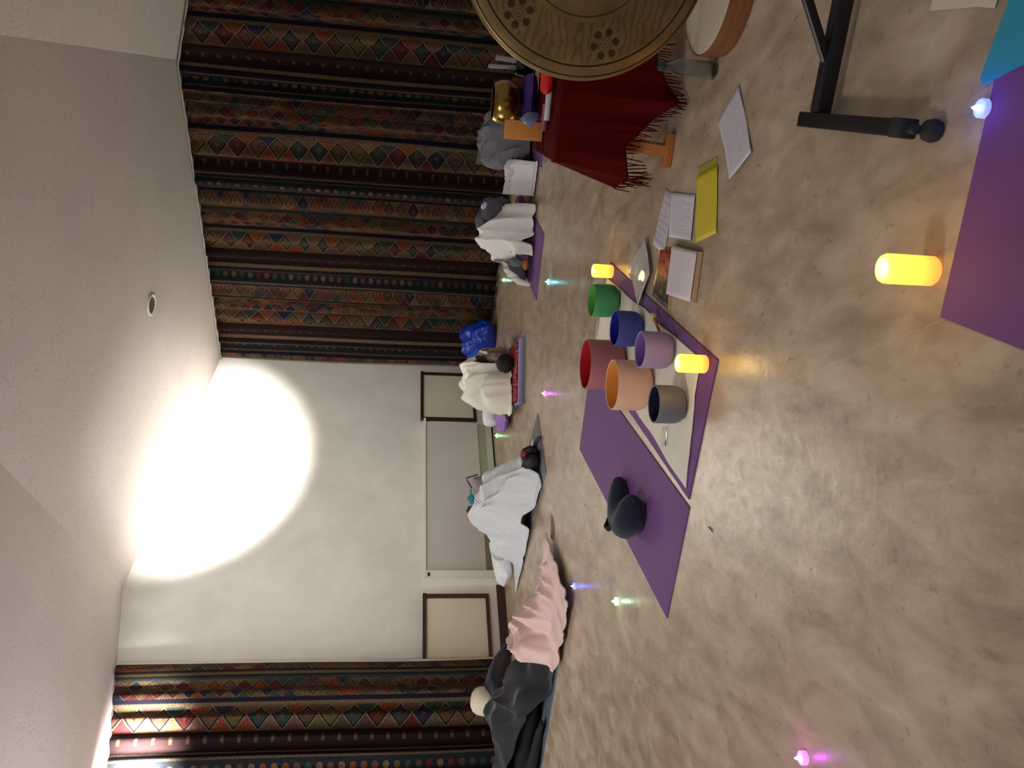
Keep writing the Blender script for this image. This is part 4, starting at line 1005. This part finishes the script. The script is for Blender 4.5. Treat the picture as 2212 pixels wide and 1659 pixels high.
# path of the table edge: far left corner -> near left corner -> near right corner
def edge_pt(s):
    if s < TDp: return tp(0.0, TDp-s, 0), -TW
    return tp(s-TDp, 0, 0), -TD
SM = TDp+TL
prof = [(0.0, .15), (.25, .18), (.45, .24), (.56, .30), (.62, .33), (.66, .30), (.70, .29), (.74, .33), (.79, .37), (.84, .42), (.89, .478), (.95, .44), (1.04, .38), (1.40, .33)]
def dropf(s):
    for (a, x), (b, y) in zip(prof[:-1], prof[1:]):
        if a <= s <= b: return x+(y-x)*(s-a)/(b-a)
    return prof[-1][1]
NS, NZ = 150, 26
for i in range(NS+1):
    s = SM*i/NS; p, nn_ = edge_pt(s)
    cdist = s-TDp
    if abs(cdist) < .08:     # rounded corner
        k = (cdist+.08)/.16; nn_ = (-TW*(1-k)-TD*k).normalized()
    dr = dropf(s); col = []
    rip = (1-abs(2*noise.noise(Vector((s*9, 2, 0)))))**2*1.4
    flare = .03*math.exp(-((s-.60)/.10)**2)+.05*math.exp(-((s-.89)/.08)**2)
    for j in range(NZ+1):
        f = j/NZ; z = TH+.012-dr*max(0, (f-.06)/.94)
        out = .012+(.035*rip+.02)*f+flare*f*1.6
        if f < .12: out *= f/.12; z = TH+.012-.004*(f/.12)**2
        col.append(bm.verts.new(Vector((p.x, p.y, z))+nn_*out))
    cols.append(col)
    if i % 1 == 0: fr.append((col[-1].co.copy(), nn_.copy(), s))
for i in range(NS):
    for j in range(NZ): bm.faces.new((cols[i][j], cols[i+1][j], cols[i+1][j+1], cols[i][j+1]))
# top sheet
grid = [[bm.verts.new(tp(TL*i/12, TDp*j/12, TH+.012+.004*noise.noise(Vector((i, j, 0))))) for j in range(13)] for i in range(13)]
for i in range(12):
    for j in range(12): bm.faces.new((grid[i][j], grid[i+1][j], grid[i+1][j+1], grid[i][j+1]))
bmesh.ops.remove_doubles(bm, verts=bm.verts[:], dist=.002)
o = obj('cloth', bm, M_red, sh, True, True); s = o.modifiers.new('thickness', 'SOLIDIFY'); s.thickness = .004
bm = NBM(); random.seed(5)
for (p, nn_, s_) in fr:
    tipk = math.exp(-((s_-.62)/.035)**2)+math.exp(-((s_-.89)/.02)**2)
    for k in range(1+int(2.4*tipk)):
        L = .055+random.uniform(-.012, .02)+.05*tipk*random.uniform(.6, 1); side = random.uniform(-.015, .015)
        q = p+Vector((side, 0, -L))+nn_*random.uniform(-.008, .012)
        if q.z < .01: q.z = .01
        tube(bm, [p+Vector((0, 0, .004)), (p+q)/2+nn_*random.uniform(-.004, .006), q], [.003, .0026, .0018], 5)
o = obj('fringe', bm, M_red, sh, True, True); o['kind'] = 'stuff'
# things on the table
zt = TH+.018
def tabpt(X, Y, z=None): return at(X, Y, zt if z is None else z)
def tagd(name, bm, m, label, cat, sm=True): return tag(obj(name, bm, m, None, sm), label, cat)
c = tabpt(1172, 282); bm = NBM(); box(bm, c+Vector((.0, .02, .088)), (.085, .06, .175), -.35, bev=.004)
tagd('wooden_block', bm, mat('honey_wood', (206, 138, 62), .5, .12, 16, stretch=(1, 1, 5)), 'upright honey coloured wooden block on the red table cloth', 'block')
c = tabpt(1160, 218); bm = NBM()
pillow(bm, c+Vector((0, .06, .035)), (.30, .24, .07), -.35); cush = tagd('cushion', bm, mat('purple_gold_brocade', (58, 30, 104), .5, .5, 30), 'purple brocade cushion under the brass singing bowl', 'cushion')
bc = c+Vector((.0, .06, .062)); bm = NBM()
R_ = .108; prof_ = [(0, 0), (R_*.40, .002), (R_*.68, .014), (R_*.88, .040), (R_*.98, .072), (R_, .095), (R_*.96, .120), (R_*.88, .140), (R_*.80, .150), (R_*.76, .148), (R_*.83, .136), (R_*.91, .115), (R_*.95, .092), (R_*.92, .07), (R_*.7, .03), (0, .01)]
lathe(bm, prof_, 48, Matrix.Translation(bc)); tagd('brass_singing_bowl', bm, M_brass, 'shiny brass singing bowl on the purple cushion on the table', 'bowl')
c = tabpt(1175, 258); bm = NBM(); blob(bm, c+Vector((-.0, .02, .055)), (.035, .03, .05), 2, None, .5, 3)
tagd('crystal_cluster', bm, mat('pale_blue_crystal', (120, 124, 160), .25, .3, 20), 'pale blue crystal lump between the brass bowl and the wooden block', 'crystal')
c = tabpt(1192, 225); bm = NBM(); tube(bm, [c+TW*-.07+Vector((0, 0, .016)), c+TW*.05+Vector((0, 0, .016))], .014, 12)
tagd('white_stick', bm, mat('white_wax', (206, 204, 212), .5), 'white stick lying on the front edge of the red table', 'stick')
c = tabpt(1186, 246); bm = NBM(); tube(bm, [c+TW*-.07+Vector((0, .02, .014)), c+TW*.05+Vector((0, .03, .014))], .014, 12)
tagd('pink_stick', bm, mat('pink_wax', (150, 84, 100), .5), 'dusky pink stick lying behind the white stick on the table', 'stick')
c = tabpt(1196, 172); bm = NBM(); pillow(bm, c+Vector((0, .0, .03)), (.13, .09, .05), -.35)
tagd('red_pouch', bm, mat('bright_red_satin', (214, 30, 28), .35, .15), 'bright red satin pouch at the gong end of the table', 'pouch')
c = tabpt(1188, 158); bm = NBM(); box(bm, c+Vector((0, .045, .012)), (.12, .08, .02), -.35, bev=.003)
tagd('folded_note', bm, mat('pale_card', (168, 160, 176), .8), 'pale card lying behind the red satin pouch', 'card')
c = tabpt(1165, 172); bm = NBM(); box(bm, c+Vector((.0, .10, .06)), (.07, .05, .12), -.35, bev=.003)
tagd('small_box', bm, mat('wine_card', (112, 36, 44), .5), 'small wine red box standing behind the purple cushion', 'box')
c = tabpt(1160, 135); bm = NBM()
t = thing('glass_vase', 'dark green glass vase holding two pale tapers, half behind the gong', 'vase', (c.x, c.y+.06, zt))
Mv = glass('green_glass', (26, 96, 62), .04)
lathe(bm, [(0, 0), (.045, 0), (.05, .01), (.052, .05), (.05, .085), (.042, .10), (.038, .10), (.045, .085), (.047, .05), (.044, .008), (0, .006)], 32); obj('vessel', bm, Mv, t)
for dx, dz, rr_ in ((-.015, .235, .010), (.03, .20, .012)):
    bm = NBM(); tube(bm, [(dx*.6, 0, .01), (dx, 0, dz)], rr_, 12); tag(obj('taper_candle', bm, mat('pale_wax', (170, 160, 168), .4), t), None)
c = tabpt(1186, 138); bm = NBM(); lathe(bm, [(0, 0), (.03, 0), (.034, .02), (.03, .05), (0, .055)], 24, Matrix.Translation(c+Vector((.02, .02, 0))))
tagd('green_jar', bm, mat('teal_glaze', (14, 74, 66), .2, .2), 'small teal jar in front of the green glass vase', 'jar')

# bottle on the floor
c = at(1552, 147); t = thing('water_bottle', 'clear plastic bottle standing on the floor beside the gong drum', 'bottle', (c.x, c.y+.03, 0))
bm = NBM(); lathe(bm, [(0, .001), (.028, .001), (.033, .006), (.033, .12), (.030, .15), (.014, .185), (.013, .20), (.011, .20), (.012, .183), (.028, .149), (.031, .12), (.031, .008), (0, .004)], 32)
obj('vessel', bm, glass('clear_plastic', (225, 232, 232), .06), t)
bm = NBM(); lathe(bm, [(0, .198), (.017, .198), (.018, .202), (.018, .222), (.016, .225), (0, .225)], 24); obj('cap', bm, mat('dark_green_plastic', (20, 56, 44), .4), t)

# frame drum lying flat
c = at(1530, -32, .09); t = thing('frame_drum', 'round frame drum with cream skin lying on the floor behind the gong', 'drum', (c.x, c.y, 0))
R_ = .235
bm = NBM(); lathe(bm, [(0, .088), (R_*.6, .089), (R_-.012, .088), (R_-.003, .083)], 64); obj('drum_skin', bm, mat('cream_hide', (196, 184, 158), .7, .06, 3), t)
bm = NBM(); lathe(bm, [(R_-.014, 0), (R_, .001), (R_+.004, .04), (R_+.002, .083), (R_-.006, .0835), (R_-.014, .07), (R_-.014, 0)], 64); obj('hoop', bm, mat('bent_brown_wood', (128, 82, 48), .45, .25, 5, stretch=(1, 1, 8)), t)

# ------------------------------------------------------------------ stand and gong
F1 = at(1737, 258, .045); F2 = at(1995, 281, .045); F1.z = F2.z = 0; fd = (F2-F1).normalized(); fx = Vector((-fd.y, fd.x, 0)); fx = fx if fx.x > 0 else -fx
st = thing('gong_stand', 'black steel gong stand standing on the floor', 'stand', F1)
hz = .045
J0 = F1+fd*.085; 
def SP(a, z): return J0+fx*a+Vector((0, 0, z))
CX = 1.32
for k, a in enumerate((0.0, CX)):
    bm = NBM(); bar(bm, SP(a, hz)-fd*.085, SP(a, hz)+fd*.375, .040, .040)
    f = obj('foot_bar', bm, M_black, st, True, True)
    bm = NBM(); bar(bm, SP(a, hz)+fd*.375, SP(a, hz)+fd*.42, .044, .044); tube(bm, [SP(a, hz)+fd*.42, SP(a, hz)+fd*.45], .011, 12); obj('end_cap', bm, mat('black_rubber', (34, 34, 42), .7), f, True, True)
    bm = NBM(); lathe(bm, [(0, -.004), (.022, 0), (.026, .012), (.022, .028), (.010, .034), (0, .034)], 20, Matrix.Translation(SP(a, .003)+fd*.46)); obj('levelling_foot', bm, mat('black_rubber', (34, 34, 42)), f, True, True)
    bm = NBM(); lathe(bm, [(0, 0), (.020, 0), (.018, hz-.018), (0, hz-.018)], 20, Matrix.Translation(SP(a, 0.001)-fd*.06)); obj('rubber_foot', bm, mat('black_rubber', (34, 34, 42)), st, True, True)
bm = NBM(); bar(bm, SP(.02, hz), SP(CX-.02, hz), .042, .042); obj('cross_bar', bm, M_black, st, True, True)
bm = NBM(); bar(bm, SP(CX/2, hz+.02), SP(CX/2, 1.42), .036, .036); obj('upright_post', bm, M_black, st, True, True)
for sgn in (-1, 1):
    bm = NBM(); bar(bm, SP(CX/2+sgn*.51, hz+.012), SP(CX/2+sgn*.012, .36), .022, .022); obj('brace', bm, M_black, st, True, True)
    bm = NBM(); bar(bm, SP(CX/2, 1.40), SP(CX/2+sgn*.46, 1.40), .030, .030); obj('top_arm', bm, M_black, st, True, True)
# gong disc
gd = J0.y+fx.y*.31
GY = J0.y+fx.y*(.30)-.095
gc = at_depth(1274, -125, GY)
ndir = (-fd.cross(Vector((0, 0, 1)))).normalized(); ndir = (Vector((0, 0, CH))-gc); ndir.z = 0; ndir.normalize()
ndir = (Vector((fd.x, fd.y, 0)).normalized()*.6+ndir*.4).normalized()
GR = .282*abs((gc-Vector((0, 0, CH))).dot(_f))/1.722
def gong_mat(R):
    n = NT('engraved_brass'); co = n.coord(); sx = n.n('ShaderNodeSeparateXYZ'); n.L(co, sx.inputs[0]); x, y = sx.outputs[0], sx.outputs[1]
    r = n.M('DIVIDE', n.M('SQRT', n.M('ADD', n.M('MULTIPLY', x, x), n.M('MULTIPLY', y, y))), R)
    ang = n.M('ARCTAN2', y, x)
    base = n.ramp(n.noise(co, 9, 4), [(.3, srgb(116, 94, 58)), (.7, srgb(150, 124, 80))])
    def ring(c, w): return n.M('LESS_THAN', n.M('ABSOLUTE', n.M('SUBTRACT', r, c)), w)
    dark = n.M('MAXIMUM', ring(.885, .006), ring(.965, .005)); dark = n.M('MAXIMUM', dark, n.M('MULTIPLY', ring(.52, .006), .7)); dark = n.M('MAXIMUM', dark, n.M('MULTIPLY', ring(.30, .005), .7))
    # six rosettes
    sec = 2*PI/6
    la = n.M('SUBTRACT', n.M('MULTIPLY', n.M('FRACT', n.M('ADD', n.M('DIVIDE', ang, sec), .5+ROS)), sec), sec/2)
    px = n.M('SUBTRACT', n.M('MULTIPLY', r, n.M('COSINE', la)), .735); py = n.M('MULTIPLY', r, n.M('SINE', la))
    pr = n.M('SQRT', n.M('ADD', n.M('MULTIPLY', px, px), n.M('MULTIPLY', py, py))); pa = n.M('ARCTAN2', py, px)
    fa_ = n.M('MULTIPLY', n.M('SUBTRACT', n.M('FRACT', n.M('DIVIDE', pa, PI/3)), .5), PI/3)
    ex_ = n.M('SUBTRACT', n.M('MULTIPLY', pr, n.M('COSINE', fa_)), .090); ey_ = n.M('MULTIPLY', pr, n.M('SINE', fa_))
    petal = n.M('LESS_THAN', n.M('ADD', n.M('MULTIPLY', ex_, ex_), n.M('MULTIPLY', ey_, ey_)), .030**2)
    inner = n.M('MULTIPLY', n.M('LESS_THAN', pr, .068), n.M('GREATER_THAN', n.M('SINE', n.M('MULTIPLY', pr, 260.0)), .35))
    # chasing between the rosettes
    zone = n.M('MULTIPLY', n.M('GREATER_THAN', r, .56), n.M('LESS_THAN', r, .86)); zone = n.M('MULTIPLY', zone, n.M('GREATER_THAN', pr, .125))
    wv = n.n('ShaderNodeTexWave', wave_type='RINGS'); wv.inputs['Scale'].default_value = 16; wv.inputs['Distortion'].default_value = 9; wv.inputs['Detail'].default_value = 2; n.L(co, wv.inputs['Vector'])
    ch = n.M('MULTIPLY', n.M('MULTIPLY', zone, n.M('GREATER_THAN', wv.outputs[1] if len(wv.outputs) > 1 else wv.outputs[0], .72)), .30)
    d = n.M('MAXIMUM', n.M('MAXIMUM', dark, n.M('MULTIPLY', petal, .8)), n.M('MAXIMUM', n.M('MULTIPLY', inner, .5), ch))
    n.L(n.mix(d, base, srgb(44, 34, 22)), n.b.inputs['Base Color'])
    n.b.inputs['Metallic'].default_value = .75
    n.L(n.M('ADD', n.M('MULTIPLY', n.noise(co, 30), .2), .36), n.b.inputs['Roughness'])
    n.bump(n.M('SUBTRACT', n.M('MULTIPLY', n.noise(co, 14, 3), .6), d), .5, .004)
    return n.m
ROS = 0.0
xax = Vector((0, 0, 1)).cross(ndir).normalized(); yax = ndir.cross(xax)
Mg = Matrix((xax, yax, ndir)).transposed().to_4x4(); Mg.translation = gc
# rosette phase: one sits 9 degrees off straight down
dwn = Vector((-1, 0, 0))
phase = math.atan2(-1, 0)-math.radians(13)    # angle of that rosette in the disc plane
ROS = (-phase/(2*PI/6)) % 1.0
gt = thing('gong', 'large engraved brass gong hanging from the black stand', 'gong', gc)
gt.rotation_euler = Mg.to_euler()
bm = NBM(); R_ = GR
lathe(bm, [(0, .020), (R_*.18, .019), (R_*.30, .010), (R_*.52, .008), (R_*.88, .0), (R_*.965, -.004), (R_*.99, -.010), (R_, -.022), (R_*.995, -.030), (R_*.98, -.030), (R_*.975, -.016), (R_*.88, -.006), (R_*.52, .002), (R_*.3, .004), (0, .014)], 128)
obj('disc', bm, gong_mat(R_), gt)
bm = NBM(); topz = 1.40-gc.z
for sx_ in (-.08, .08):
    bm = NBM()
    a_ = (sx_*1.2, math.sqrt(max(0, (R_*.95)**2-(sx_*1.2)**2)), -.01); inv = Mg.inverted()
    tgt = inv @ SP(.315+sx_, 1.385)
    tube(bm, [a_, tgt], .003, 6)
    obj('hanging_cord', bm, mat('black_cord', (24, 22, 22), .9), gt)
